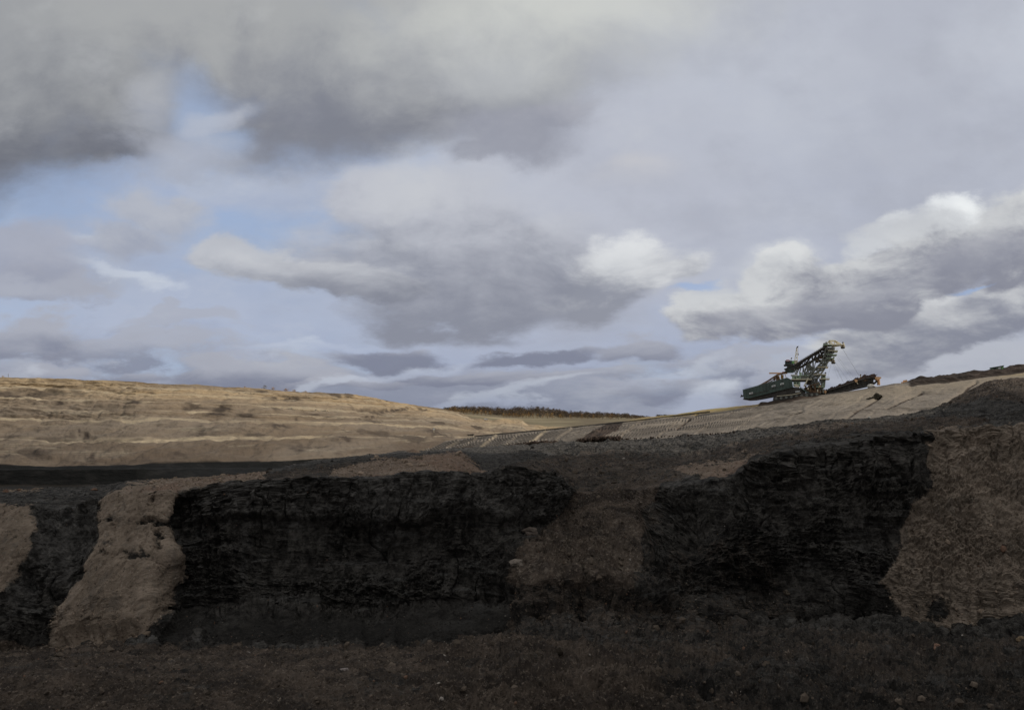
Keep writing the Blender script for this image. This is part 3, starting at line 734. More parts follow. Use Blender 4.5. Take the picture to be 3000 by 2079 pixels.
def build_right():
    pxs = np.linspace(1080, 3520, 1250)
    r0 = {1080: 1356, 1239: 1345, 1400: 1336, 1700: 1312, 2100: 1285, 2540: 1262, 2800: 1250, 3100: 1240, 3520: 1230}
    y0 = {1080: 540, 1239: 480, 1400: 430, 1700: 360, 2100: 310, 2540: 280, 3000: 260, 3520: 250}
    r2 = {1080: 1329, 1180: 1314, 1391: 1279, 1665: 1253, 1800: 1236, 1841: 1230, 1900: 1222, 2000: 1208, 2060: 1200, 2100: 1196, 2170: 1189, 2230: 1183, 2270: 1179, 2340: 1167, 2414: 1156, 2480: 1147, 2546: 1137, 2620: 1125, 2655: 1120, 2685: 1111, 2850: 1090, 3000: 1071, 3520: 1030}
    y2 = {k: v + 22 for k, v in R1_Y.items()}
    r3 = {k: v + 30 for k, v in r2.items()}; y3 = {k: v + 160 for k, v in R1_Y.items()}
    keys = [(r0, y0, 150), (R1_row, R1_Y, 36), (r2, y2, 20), (r3, y3, 1)]
    Pp, T = loft(pxs, keys)
    T2 = np.repeat(T[:, None], len(pxs), 1)
    px, row = unproject(Pp)
    face = 1 - sstep(T2, .97, 1.0)
    # position along the slope and up it
    s = px / 62.0; tt = np.clip(T2, 0, 1)
    # diagonal cut panels: their joints run from lower left to upper right
    lean = np.interp(px, [1100, 1700, 2200, 3000], [62, 66, 170, 250])
    xx = px - lean * (tt - .5)
    joints = np.array([1180, 1250, 1310, 1360, 1421, 1490, 1568, 1640, 1740, 1830, 1960, 2080, 2200, 2340, 2470, 2590, 2690, 2800, 2950, 3100, 3300, 3500])
    wob = 9 * perlin(np.stack([xx * 0, tt * 4, px * .004], -1))
    dj = xx + wob - joints[:, None, None] if False else None
    near_d = np.full(xx.shape, 1e9); cell = np.zeros(xx.shape)
    for k, j in enumerate(joints):
        d = xx + wob - j
        m = np.abs(d) < np.abs(near_d); near_d = np.where(m, d, near_d)
        cell = np.where(d > 0, k + 1, cell)
    hump = np.exp(-(near_d / 5.5) ** 2)
    groove = np.exp(-((near_d - 10) / 6.0) ** 2)
    main = np.maximum(np.exp(-((xx + wob - 1421) / 5.0) ** 2), np.exp(-((xx + wob - 1568) / 5.5) ** 2))
    # furrows: shallow arcs within each panel
    loc = np.where(near_d > 0, near_d, near_d + 90) / 90
    period = np.interp(px, [1100, 1700, 2200, 3000], [5.2, 4.4, 3.6, 3.4])
    steep = 1 - sstep(px + 60 * perlin(Pp * .01), 1640, 1760)
    ph = (row - .62 * steep * px + .135 * (1 - steep) * px + 9 * perlin(Pp * .03) + 3.5 * perlin(Pp * .09) + .0022 * steep * ((xx - 1150) % 95 - 48) ** 2) / (period * 1.35)
    fur = .5 + .5 * np.cos(2 * np.pi * ph)
    fur *= np.clip(.9 + 1.7 * perlin(Pp * .04 + 3), .05, 1.4)
    fstr = np.interp(px, [1100, 1700, 2150, 2500, 2700], [1, .85, .55, .25, .15]) * face * sstep(tt, .12, .35)
    d = fstr * .75 * fur + face * (.42 * hump - .5 * groove) * np.interp(px, [1700, 2300], [1, .35]) * (1 - sstep(px, 2480, 2700) * .3)
    d += 1.3 * fbm(Pp * .045, 5, .55) + .45 * fbm(Pp * .3, 5, .65) * face
    # darker tip of spoil on the crest at right and beneath the machine
    crest = sstep(T2, 1.02, 1.25) * (1 - sstep(T2, 2.3, 2.9))
    dark = sstep(px, 2645, 2680) * sstep(T2 + .05 * perlin(Pp * .06), .95, 1.0)
    dark = np.maximum(dark, sstep(px + 16 * perlin(Pp * .08), 2205, 2240) * (1 - sstep(px, 2370, 2440)) * sstep(T2 + .06 * perlin(Pp * .1), .93, 1.0) * .8)
    lump = np.clip(fbm(Pp * (.11, .04, .11), 3, .55, 'billow') + .45, 0, 2)
    d += crest * dark * 2.0 * lump
    # dark brown patch on the slope, and trenches with darker lines
    rock = np.exp(-(((px - 1745) / 28) ** 2 + ((row - 1262) / 22) ** 2))
    dkp = in_poly(px, row, [(1680, 1302), (1735, 1266), (1782, 1238), (1828, 1236), (1812, 1258), (1775, 1280), (1748, 1304)])
    dkp = blur(dkp.astype(float), 5) * .9
    for (a, b, c, e) in ((2440, 1250, 2575, 1165), (2290, 1222, 2350, 1205), (2600, 1195, 2700, 1150), (2740, 1200, 2860, 1120), (1985, 1255, 2040, 1215), (1205, 1326, 1240, 1300)):
        tline = np.clip(((px - a) * (c - a) + (row - b) * (e - b)) / ((c - a) ** 2 + (e - b) ** 2), 0, 1)
        dist = np.hypot(px - (a + (c - a) * tline), (row - (b + (e - b) * tline)) * 1.4)
        dkp = np.maximum(dkp, np.exp(-(dist / 4.5) ** 2) * .75); d -= 1.0 * np.exp(-(dist / 6) ** 2)
    dark = np.maximum(dark, dkp)
    mound = blur(in_poly(px + 8 * perlin(Pp * .1), row, [(2740, 1215), (2830, 1168), (2870, 1140), (2930, 1112), (2960, 1104), (3060, 1110), (3500, 1100), (3500, 1260), (2700, 1260)]).astype(float), 4) * .8
    dark = np.maximum(dark, mound)
    pale = np.clip(main * 1.1 + hump * np.interp(px, [1100, 1500, 1900, 2300], [.25, .2, .05, 0]), 0, 1) * face
    pale = np.maximum(pale, .45 * sstep(px, 2300, 2600) * sstep(tt + .2 * perlin(Pp * .03), .45, .9) * face)
    grass = sstep(T2, 1.0, 1.15) * (1 - sstep(px, 2200, 2300)) * sstep(px, 1780, 1900)
    grass = np.maximum(grass, .35 * sstep(px, 2900, 2960) * sstep(tt, .9, .97))
    # conveyor bench edge line
    n = grid_normals(Pp); n[n[..., 2] < 0] *= -1
    Pd = Pp + n * d[..., None]
    f = lambda a: ('FLOAT', np.ascontiguousarray(a).ravel())
    grid_obj('dug_pit_slope', Pd, M_SPOIL, {'dark': f(dark), 'pale': f(pale), 'grass': f(grass), 'furrow': f((1 - fur) * fstr)})
    return px, row, Pd, T2


RIGHT = build_right()


# ------------------------------------------------------------------ fields and rising ground under the wood, to the horizon
FB_row = {1000: 1190, 1250: 1200, 1310: 1206, 1395: 1214, 1480: 1221, 1600: 1225, 1750: 1227, 1900: 1227, 2000: 1228, 2600: 1232}
FT_row = {1000: 1190, 1309: 1200, 1395: 1200, 1473: 1203, 1559: 1201, 1610: 1204, 1661: 1213, 1774: 1216, 1825: 1219, 1903: 1222, 2600: 1230}


def build_far():
    pxs = np.linspace(700, 2700, 260)
    u = ray(pxs, 1250)[0]
    keys = [(1275, 1040, 6), (1252, {700: 1120, 2700: 1120}, 16), (FB_row, 1400, 20), (FT_row, 1700, 6), ({700: 4.0, 2700: 4.0}, 2600, 6, 'z'), ({700: 2.0, 2700: 2.0}, 9000, 1, 'z')]
    Pp, T = loft(pxs, keys)
    Pp[..., 2] += 1.2 * fbm(Pp * .006, 4)
    o = grid_obj('field', Pp, M_FIELD, {})
    # one level sheet under and behind everything
    me = raw_mesh('terrain', np.array([(-9000, -9000, -60), (9000, -9000, -60), (9000, 12000, -60), (-9000, 12000, -60)], float), np.array([[0, 1, 2, 3]]), M_FIELD)
    tag(link(bpy.data.objects.new('terrain', me)), kind='structure')
    # the floor of the pit carries on behind the camera
    g = np.linspace(-1, 1, 60); gx, gy = np.meshgrid(g * 160, g * 75 - 60)
    q = np.stack([gx, gy, np.full(gx.shape, -22.6)], -1); q[..., 2] += .5 * fbm(q * .1, 3)
    fl = ('FLOAT', np.full(gx.size, .8)); z0 = ('FLOAT', np.zeros(gx.size))
    grid_obj('pit_floor', q, M_GROUND, {'red': z0, 'slack': z0, 'brown': fl, 'clay': z0, 'dust': z0})


build_far()


# ------------------------------------------------------------------ loose rock
def blob_template(seed, sub=1):
    import bmesh
    bm = bmesh.new(); bmesh.ops.create_icosphere(bm, subdivisions=sub, radius=1.0)
    v = np.array([x.co[:] for x in bm.verts]); f = np.array([[w.index for w in x.verts] for x in bm.faces]); bm.free()
    r = np.random.RandomState(seed)
    v = v * (1 + .55 * perlin(v * 1.3 + seed * 3.7))[:, None] * r.uniform(.7, 1.2, 3)
    return v, f


def rot_many(r, n):
    q = r.normal(size=(n, 4)); q /= np.linalg.norm(q, axis=1)[:, None]
    w, x, y, z = q.T
    return np.stack([np.stack([1 - 2 * (y * y + z * z), 2 * (x * y - z * w), 2 * (x * z + y * w)], -1),
                     np.stack([2 * (x * y + z * w), 1 - 2 * (x * x + z * z), 2 * (y * z - x * w)], -1),
                     np.stack([2 * (x * z - y * w), 2 * (y * z + x * w), 1 - 2 * (x * x + y * y)], -1)], 1)


def scatter(name, pos, size, tint, seed, mat, sub=1, flat=False):
    r = np.random.RandomState(seed); V = []; Fc = []; C = []; off = 0
    tmpl = [blob_template(seed + i, sub) for i in range(4)]
    which = r.randint(0, 4, len(pos)); R = rot_many(r, len(pos))
    for k, (tv, tf) in enumerate(tmpl):
        m = which == k
        if not m.any(): continue
        vv = np.einsum('nij,vj->nvi', R[m], tv) * size[m][:, None, None] + pos[m][:, None, :]
        nn = m.sum()
        V.append(vv.reshape(-1, 3)); Fc.append((tf[None] + (np.arange(nn) * len(tv))[:, None, None] + off).reshape(-1, 3))
        C.append(np.repeat(np.concatenate([tint[m], np.ones((nn, 1))], 1), len(tv), 0)); off += nn * len(tv)
    me = raw_mesh(name, np.concatenate(V), np.concatenate(Fc), mat, False, {'tint': ('FLOAT_COLOR', np.concatenate(C))})
    o = bpy.data.objects.new(name, me); link(o); return o


def build_rubble():
    Pd, T2, px, row, clay, brown = NEAR
    r = np.random.RandomState(3)
    dens = np.full(px.shape, .12)
    dens += .9 * brown * (T2 < 3) * (T2 > .9)
    dens += 3.0 * np.exp(-(((px / K - 1310) / 100) ** 2 + ((row / K - 1260) / 80) ** 2))
    dens += .9 * np.exp(-(((px / K - 1130) / 60) ** 2 + ((row / K - 1290) / 40) ** 2))
    dens += .9 * (T2 > 2.9) * (T2 < 3.9)
    dens += .7 * (T2 > 6) * brown + .8 * (T2 > 6.1) * (T2 < 8.6) * (clay > .4)
    dens *= (px > -150) & (px < 3150) & (T2 > .85) & (T2 < 8.9)
    w = (dens ** 1).ravel(); w /= w.sum()
    N = 42000
    i = r.choice(len(w), N, p=w); P0 = Pd.reshape(-1, 3)[i] + r.normal(size=(N, 3)) * (.12, .12, .02)
    size = .04 + .045 * r.pareto(2.6, N); onface = ((T2.ravel()[i] > 3.2) & (T2.ravel()[i] < 6) & (brown.ravel()[i] < .5)); size = np.clip(size, .03, np.where(onface, .11, .42)) * (P0[:, 1] / 90) ** .6
    base = np.where((clay.ravel()[i] > .4)[:, None], np.array([[.20, .15, .11]]), np.array([[.080, .062, .047]]))
    cr = (clay.ravel()[i] < .3) & (brown.ravel()[i] < .35); base[cr] = (.026, .024, .022)
    base = base * r.uniform(.5, 1.6, (N, 1))
    pal = r.rand(N) < .022; base[pal] = np.array([.32, .28, .24]) * r.uniform(.6, 1.1, (pal.sum(), 1)); size[pal] *= .75
    red = r.rand(N) < .02; base[red] = (.16, .095, .065)
    o = scatter('rubble', P0, size, base, 21, M_ROCK); tag(o, kind='stuff')
    # clods along the foot of the dug slope
    N = 2600; tpx = np.concatenate([r.uniform(1290, 1400, 700), r.uniform(1440, 1640, 1300), r.uniform(1690, 1815, 900), r.uniform(1180, 1240, 150), r.uniform(2430, 2560, 400), r.uniform(1820, 2600, 160)])
    line_r = np.interp(tpx, [1180, 1239, 1395, 1560, 1708, 1810, 2100, 2440, 2670], [1331, 1329, 1318, 1305, 1291, 1285, 1268, 1246, 1225])
    hh = np.interp(tpx, [1180, 1290, 1330, 1370, 1400, 1440, 1480, 1560, 1620, 1650, 1690, 1760, 1815, 1830], [3, 5, 10, 14, 6, 2, 8, 14, 8, 2, 6, 12, 6, 3])
    rr = line_r + 3 - hh * (.85 + .3 * perlin(np.stack([tpx / 14., tpx * 0, tpx * 0], -1))) * r.rand(len(tpx)) ** .7
    Yc = np.interp(tpx, [1180, 1500 * 1.0, 2100, 2670], [262, 268, 262, 232]) + r.uniform(0, 6, len(tpx))
    pos = P(tpx, rr, Yc); sz = r.uniform(.2, .7, len(tpx)) * np.where(hh > 3, 1, .55)
    tint = np.array([[.060, .042, .032]]) * r.uniform(.5, 1.5, (len(tpx), 1))
    o = scatter('clods', pos, sz, tint, 33, M_ROCK); tag(o, kind='stuff')


build_rubble()


def surf_at(data, px0, row0, rad=40):
    """nearest surface point of a built sheet that shows at the given place"""
    px, row, Pd = data
    d = (px - px0) ** 2 + (row - row0) ** 2
    k = np.unravel_index(np.argmin(np.where(d < 1e9, d, 1e9)), d.shape)
    return Pd[k]


near_s = (unproject(NEAR[0])[0], unproject(NEAR[0])[1], NEAR[0])
right_s = (unproject(RIGHT[2])[0], unproject(RIGHT[2])[1], RIGHT[2])
terr_s = (unproject(TERR[2])[0], unproject(TERR[2])[1], TERR[2])


def boulder(px0, row0, size, tint, label, data, group=None, seed=1, name='boulder', squash=(1, 1, .75), cat='boulder'):
    v, f = blob_template(seed, 3)
    v = v * (1 + .12 * fbm(v * 2.5 + seed, 3, .6, 'ridge'))[:, None] * np.array(squash)
    c = surf_at(data, px0, row0)
    me = raw_mesh(name, v * size, f, M_ROCK, False, {'tint': ('FLOAT_COLOR', np.tile(np.array(list(tint) + [1.0]), (len(v), 1)))})
    o = bpy.data.objects.new(name, me); link(o); o.location = Vector(c.tolist()) + Vector((0, 0, size * .3))
    return tag(o, label, cat, group)


G = 'larger boulders lying in the pit'
boulder(1512, 1655, .85, (.17, .14, .115), 'pale rounded boulder at the left edge of the gravel slide', near_s, G, 3)
boulder(1790, 1877, .40, (.20, .15, .12), 'small tan boulder on the dark floor below the gravel slide', near_s, G, 5)
boulder(2212, 1822, .75, (.11, .085, .06), 'brown boulder at the foot of the right coal face', near_s, G, 8)
boulder(2300, 1740, .5, (.10, .08, .06), 'olive brown boulder half way up the broken right coal face', near_s, G, 9)
boulder(2750, 1905, .55, (.17, .10, .07), 'reddish stone on the dark rubble below the right clay face', near_s, G, 12)
boulder(2995, 1880, .5, (.18, .13, .08), 'yellowish stone at the right edge of the rubble floor', near_s, G, 13)
boulder(1010, 1965, .3, (.26, .22, .20), 'pale stone among the rubble left of the picture centre', near_s, G, 15)
boulder(1552, 1560, .8, (.10, .08, .066), 'cracked brown block under the left rim of the notch', near_s, G, 16, squash=(1.4, 1, .8))
boulder(2545, 1224, .45, (.45, .42, .38), 'tiny white stone on the dark bench right of centre', near_s, G, 17)
def earth_clump():
    c = surf_at(right_s, 2570, 1168); r = np.random.RandomState(5); V = []; Fc = []; off = 0
    for k in range(46):
        v, f = blob_template(50 + k % 5, 2); a = r.normal(size=3) * (2.0, 1.2, .1); hh = max(0, 2.6 - 1.1 * abs(a[0] - .3)) * r.rand()
        V.append(v * r.uniform(.25, .95) + (a[0], a[1], hh)); Fc.append(f + off); off += len(v)
    V = np.concatenate(V); me = raw_mesh('earth_clump', V, np.concatenate(Fc), M_ROCK, False, {'tint': ('FLOAT_COLOR', np.tile([.055, .048, .032, 1.0], (len(V), 1)))})
    o = bpy.data.objects.new('earth_clump', me); link(o); o.location = c.tolist(); tag(o, 'dark jagged clump of earth lying alone on the dug slope', 'earth clump')


earth_clump()
boulder(2552, 1132, 1.8, (.75, .70, .62), 'bright white rounded rock under the head of the bucket ladder', right_s, None, 19, squash=(1.3, 1, .7))


def heap(px0, row_top, row_base, Y, half, label, tint, seed):
    c = P(px0, row_base, Y); top = P(px0, row_top, Y); h = top[2] - c[2]; R = half * Y / F
    n = 40; a = np.linspace(0, 2 * np.pi, n, endpoint=False); rr = np.linspace(0, 1, 16)
    A, Rr = np.meshgrid(a, rr)
    v = np.stack([Rr * np.cos(A) * R, Rr * np.sin(A) * R, h * (1 - Rr) - .8 * Rr], -1)
    v[..., 2] += h * .10 * fbm(v * .5 + seed, 4) * (Rr > .02); v[..., 0] += .15 * R * perlin(v * .3 + seed)
    idx = np.arange(n * 16).reshape(16, n)
    f = np.stack([idx[:-1], np.roll(idx, -1, 1)[:-1], np.roll(idx, -1, 1)[1:], idx[1:]], -1).reshape(-1, 4)[:, ::-1]
    V = v.reshape(-1, 3)
    me = raw_mesh('soil_heap', V, f, M_ROCK, True, {'tint': ('FLOAT_COLOR', np.tile(np.array(list(tint) + [1.0]), (len(V), 1)))})
    o = bpy.data.objects.new('soil_heap', me); link(o); o.location = c.tolist()
    tag(o, label, 'heap', 'pointed heaps of brown soil on the bench edge')


heap(1208, 1314, 1338, 226, 62, 'larger pointed brown soil heap below the furrowed slope', (.105, .075, .055), 2)
heap(1045, 1334, 1352, 190, 52, 'lower brown soil heap on the coal bench above the reddish bank', (.085, .066, .05), 5)


# ------------------------------------------------------------------ vegetation
def crown_mesh(name, seed, h, w, cols, n=240, bare=False):
    r = np.random.RandomState(seed)
    u = r.rand(n); th = r.rand(n) * 2 * np.pi
    prof = np.sin(np.pi * np.clip(u, .03, 1) ** .75) ** .7
    rad = w * prof * np.sqrt(r.rand(n)) * r.uniform(.7, 1.15, n)
    c = np.stack([rad * np.cos(th), rad * np.sin(th), h * (.22 + .78 * u)], -1)
    c += .22 * w * r.normal(size=(n, 3)) * (1, 1, .6)
    s = r.uniform(.35, .8, n) * w * (.26 if not bare else .18)
    q = r.normal(size=(n, 3, 3)); q /= np.linalg.norm(q, axis=-1)[..., None]
    V = (c[:, None] + q * s[:, None, None]).reshape(-1, 3)
    cols = np.array(cols); ci = cols[r.randint(0, len(cols), n)] * r.uniform(.6, 1.3, (n, 1))
    C = np.repeat(np.concatenate([ci, np.ones((n, 1))], 1), 3, 0)
    return V, np.arange(n * 3).reshape(-1, 3), C


M_BARK = mat_plain('bark', (.09, .075, .06), .9, .3, 2)


def tube(segs, sides=6):
    """segs: list of (p0, p1, r0, r1)"""
    V = []; Fc = []
    for p0, p1, r0, r1 in segs:
        p0 = Vector(p0); p1 = Vector(p1); d = (p1 - p0)
        if d.length < 1e-6: continue
        q = d.to_track_quat('Z', 'Y'); o = len(V)
        for pp, rr in ((p0, r0), (p1, r1)):
            for k in range(sides):
                a = 2 * math.pi * k / sides
                V.append(pp + q @ Vector((math.cos(a) * rr, math.sin(a) * rr, 0)))
        for k in range(sides):
            k2 = (k + 1) % sides; Fc.append((o + k, o + k2, o + sides + k2, o + sides + k))
        Fc.append(tuple(o + k for k in reversed(range(sides)))); Fc.append(tuple(o + sides + k for k in range(sides)))
    return V, Fc


def obj_pydata(name, V, Fc, mat, parent=None):
    me = bpy.data.meshes.new(name); me.from_pydata([tuple(v) for v in V], [], Fc); me.update()
    me.materials.append(mat); o = bpy.data.objects.new(name, me); return link(o, parent)


GOLD = [(.42, .23, .06), (.36, .17, .05), (.46, .30, .10)]
DARKW = [(.085, .066, .055), (.11, .080, .06), (.08, .072, .055), (.15, .10, .065)]
OLIVE = [(.20, .17, .08), (.26, .19, .09), (.15, .13, .07)]


def tree_proto(name, seed, h, w, cols, n):
    root = bpy.data.objects.new(name, None); link(root)
    segs = [((0, 0, 0), (0.1, 0, h * .55), .03 * h, .018 * h), ((.1, 0, h * .55), (0, .1, h * .95), .018 * h, .006 * h)]
    r = random.Random(seed)
    for k in range(5):
        a = r.uniform(0, 6.28); z = h * r.uniform(.3, .7)
        segs.append(((0, 0, z), (math.cos(a) * w * .7, math.sin(a) * w * .7, z + h * .2), .01 * h, .003 * h))
    V, Fc = tube(segs, 5); obj_pydata('trunk', V, Fc, M_BARK, root)
    V, f, C = crown_mesh('crown', seed, h, w, cols, n)
    me = raw_mesh('crown', V, f, M_LEAF, False, {'tint': ('FLOAT_COLOR', C)})
    link(bpy.data.objects.new('crown', me), root)
    return root


def copy_tree(o):
    c = o.copy(); SC.collection.objects.link(c)
    for ch in list(o.children):
        d = ch.copy(); SC.collection.objects.link(d); d.parent = c
        for g in list(ch.children):
            e = g.copy(); SC.collection.objects.link(e); e.parent = d
    return c


def build_wood():
    r = np.random.RandomState(11)
    # the wood as one mass
    Vs, Fs, Cs = [], [], []; off = 0
    variants = [crown_mesh('c', 40 + i, 1.0, .55, DARKW if i % 3 else [(.22, .15, .08), (.15, .11, .07)], 110) for i in range(9)]
    for k in range(1250):
        a = r.rand() ** .8
        px = r.uniform(1300, 1905)
        Y = 1405 + 290 * a
        row = np.interp(px, list(FB_row), list(FB_row.values())) * (1 - a) + np.interp(px, list(FT_row), list(FT_row.values())) * a
        h = r.uniform(6.0, 10.0) * (1 + .35 * float(perlin(np.array([px / 30., a * 3, 0.])))) * np.interp(px, [1290, 1330, 1620, 1700, 1830, 1905], [.55, .95, 1, .9, .75, .4])
        v, f, c = variants[r.randint(0, 9)]
        base = P(px, row + .8, Y)
        th = r.rand() * 6.28; R = np.array([[math.cos(th), -math.sin(th), 0], [math.sin(th), math.cos(th), 0], [0, 0, 1]])
        Vs.append(v @ R.T * (h * r.uniform(.7, 1.1), h, h) + base); Fs.append(f + off); off += len(v)
        cc = c.copy(); cc[:, :3] *= r.uniform(.7, 1.3); Cs.append(cc)
    for k in range(70):                             # distant sliver beyond the grass hill
        px = r.uniform(1925, 1985); v, f, c = variants[r.randint(0, 9)]; h = r.uniform(8, 11)
        Vs.append(v * h * .75 + P(px, 1224, 1900)); Fs.append(f + off); off += len(v); cc = c.copy(); cc[:, :3] *= .6; Cs.append(cc)
    me = raw_mesh('woods', np.concatenate(Vs), np.concatenate(Fs), M_LEAF, False, {'tint': ('FLOAT_COLOR', np.concatenate(Cs))})
    tag(link(bpy.data.objects.new('woods', me)), kind='stuff')
    # golden trees standing in front of it
    protos = [tree_proto('golden_tree', 60 + i, 6.5, 2.6, GOLD, 170) for i in range(3)]
    lab = 'small golden autumn tree in the front row of the distant wood'
    spots = [1318, 1326, 1335, 1343, 1350, 1358, 1366, 1374, 1386, 1398, 1410, 1423, 1436, 1476, 1484, 1492, 1503, 1512, 1520, 1531, 1541, 1549, 1562, 1575, 1590, 1604, 1618, 1642, 1672, 1705, 1738, 1790]
    for k, px in enumerate(spots):
        o = protos[k] if k < 3 else copy_tree(protos[k % 3])
        row = np.interp(px, list(FB_row), list(FB_row.values()))
        o.location = P(px, row + 1.2, 1385).tolist(); s = r.uniform(.95, 1.6); o.scale = (s, s, s * r.uniform(.8, 1.1)); o.rotation_euler = (0, 0, r.uniform(0, 6))
        tag(o, lab, 'tree', 'golden trees in front of the distant wood')
    # dark round-headed trees at the right of the front row
    pr = tree_proto('dark_tree', 80, 9.0, 3.0, OLIVE, 110)
    for k, px in enumerate((1650, 1722, 1765, 1812, 1850)):
        o = pr if k == 0 else copy_tree(pr)
        row = np.interp(px, list(FB_row), list(FB_row.values()))
        o.location = P(px, row + 1, 1390).tolist(); s = r.uniform(.8, 1.05); o.scale = (s * 1.2, s * 1.2, s)
        tag(o, 'olive brown round tree in the front row of the distant wood', 'tree', 'olive trees in front of the distant wood')
    # shrubs on the skyline of the terraces
    top = {0: 1104, 390: 1117, 600: 1129, 780: 1140, 1015: 1154, 1080: 1163}
    spec = [(24, 13, 4, OLIVE, 'lone thin dark tree on the skyline at the far left'), (8, 6, 7, GOLD, 'low tan shrub beside the lone tree at the far left skyline'),
            (717, 6, 9, GOLD, 'small separate tan shrub left of the big shrub on the hill crest'), (775, 13, 13, OLIVE, 'biggest shrub on the crest of the sandy hill'),
            (800, 9, 12, GOLD, 'second highest shrub, right beside the biggest one on the hill crest'), (838, 7, 14, GOLD, 'wide low golden shrub a little right of the big shrubs on the crest'),
            (862, 5, 12, GOLD, 'low golden shrub in the middle of the crest row'), (895, 4, 9, GOLD, 'very low ginger shrub at the right end of the crest row'), (1012, 5, 5, OLIVE, 'lone tiny shrub where the hill crest begins to drop')]
    for k, (px, hp, wp, cols, label) in enumerate(spec):
        Y = np.interp(px, [0, 390, 780, 1015], [590, 610, 680, 760]) + 1; sc = Y / F
        o = tree_proto('shrub', 90 + k, hp * sc * 1.1, wp * sc * .55, cols, 150)
        row = np.interp(px, list(top), list(top.values()))
        o.location = P(px, row + 2.5, Y).tolist(); tag(o, label, 'shrub', 'shrubs on the crest of the sandy hill')


build_wood()


# ------------------------------------------------------------------ machine-building helpers
class MB:
    def __init__(s): s.V = []; s.F = []
    def add(s, V, Fc):
        o = len(s.V); s.V += [Vector(v) for v in V]; s.F += [tuple(i + o for i in f) for f in Fc]; return s
    def prism(s, pts_a, pts_b):
        n = len(pts_a); V = list(pts_a) + list(pts_b)
        Fc = [tuple(range(n)), tuple(reversed(range(n, 2 * n)))] + [((i + 1) % n, i, n + i, n + (i + 1) % n) for i in range(n)]
        return s.add(V, Fc)
    def bar(s, a, b, r): V, Fc = tube([(a, b, r, r)], 4); return s.add(V, Fc)
    def rod(s, a, b, r, sides=8): V, Fc = tube([(a, b, r, r)], sides); return s.add(V, Fc)
    def build(s, name, mat, parent=None, bev=0.0):
        o = obj_pydata(name, s.V, s.F, mat, parent)
        import bmesh
        bm = bmesh.new(); bm.from_mesh(o.data); bmesh.ops.recalc_face_normals(bm, faces=bm.faces); bm.to_mesh(o.data); bm.free()
        return o


M_DGREEN = mat_plain('machine_dark_green', (.078, .108, .092), .55, .25, .25)
M_LGREEN = mat_plain('machine_pale_green', (.36, .46, .33), .6, .2, .6)
M_STEEL = mat_plain('machine_grey_green_steel', (.18, .185, .16), .6, .3, .8)
M_DARK = mat_plain('machine_dark_steel', (.062, .055, .047), .7, .3, .6)
M_CREAM = mat_plain('machine_cream', (.70, .63, .46), .6, .15, .8)
M_ORANGE = mat_plain('machine_orange', (.80, .47, .24), .6, .15, .8)
M_RUST = mat_plain('machine_rust', (.19, .115, .065), .85, .35, .6)
M_WHITE = mat_plain('white_paint', (.72, .72, .70), .5, .08, .6)
M_RED = mat_plain('red_paint', (.45, .06, .05), .5, .1, .6)
M_BUCKET = mat_plain('bucket_steel', (.085, .055, .045), .7, .4, .5)
M_GLASS = mat_plain('dark_window_glass', (.02, .025, .03), .15, .1, .5)
M_BRIGHTG = mat_plain('bright_green_paint', (.25, .50, .18), .6, .1, .6)


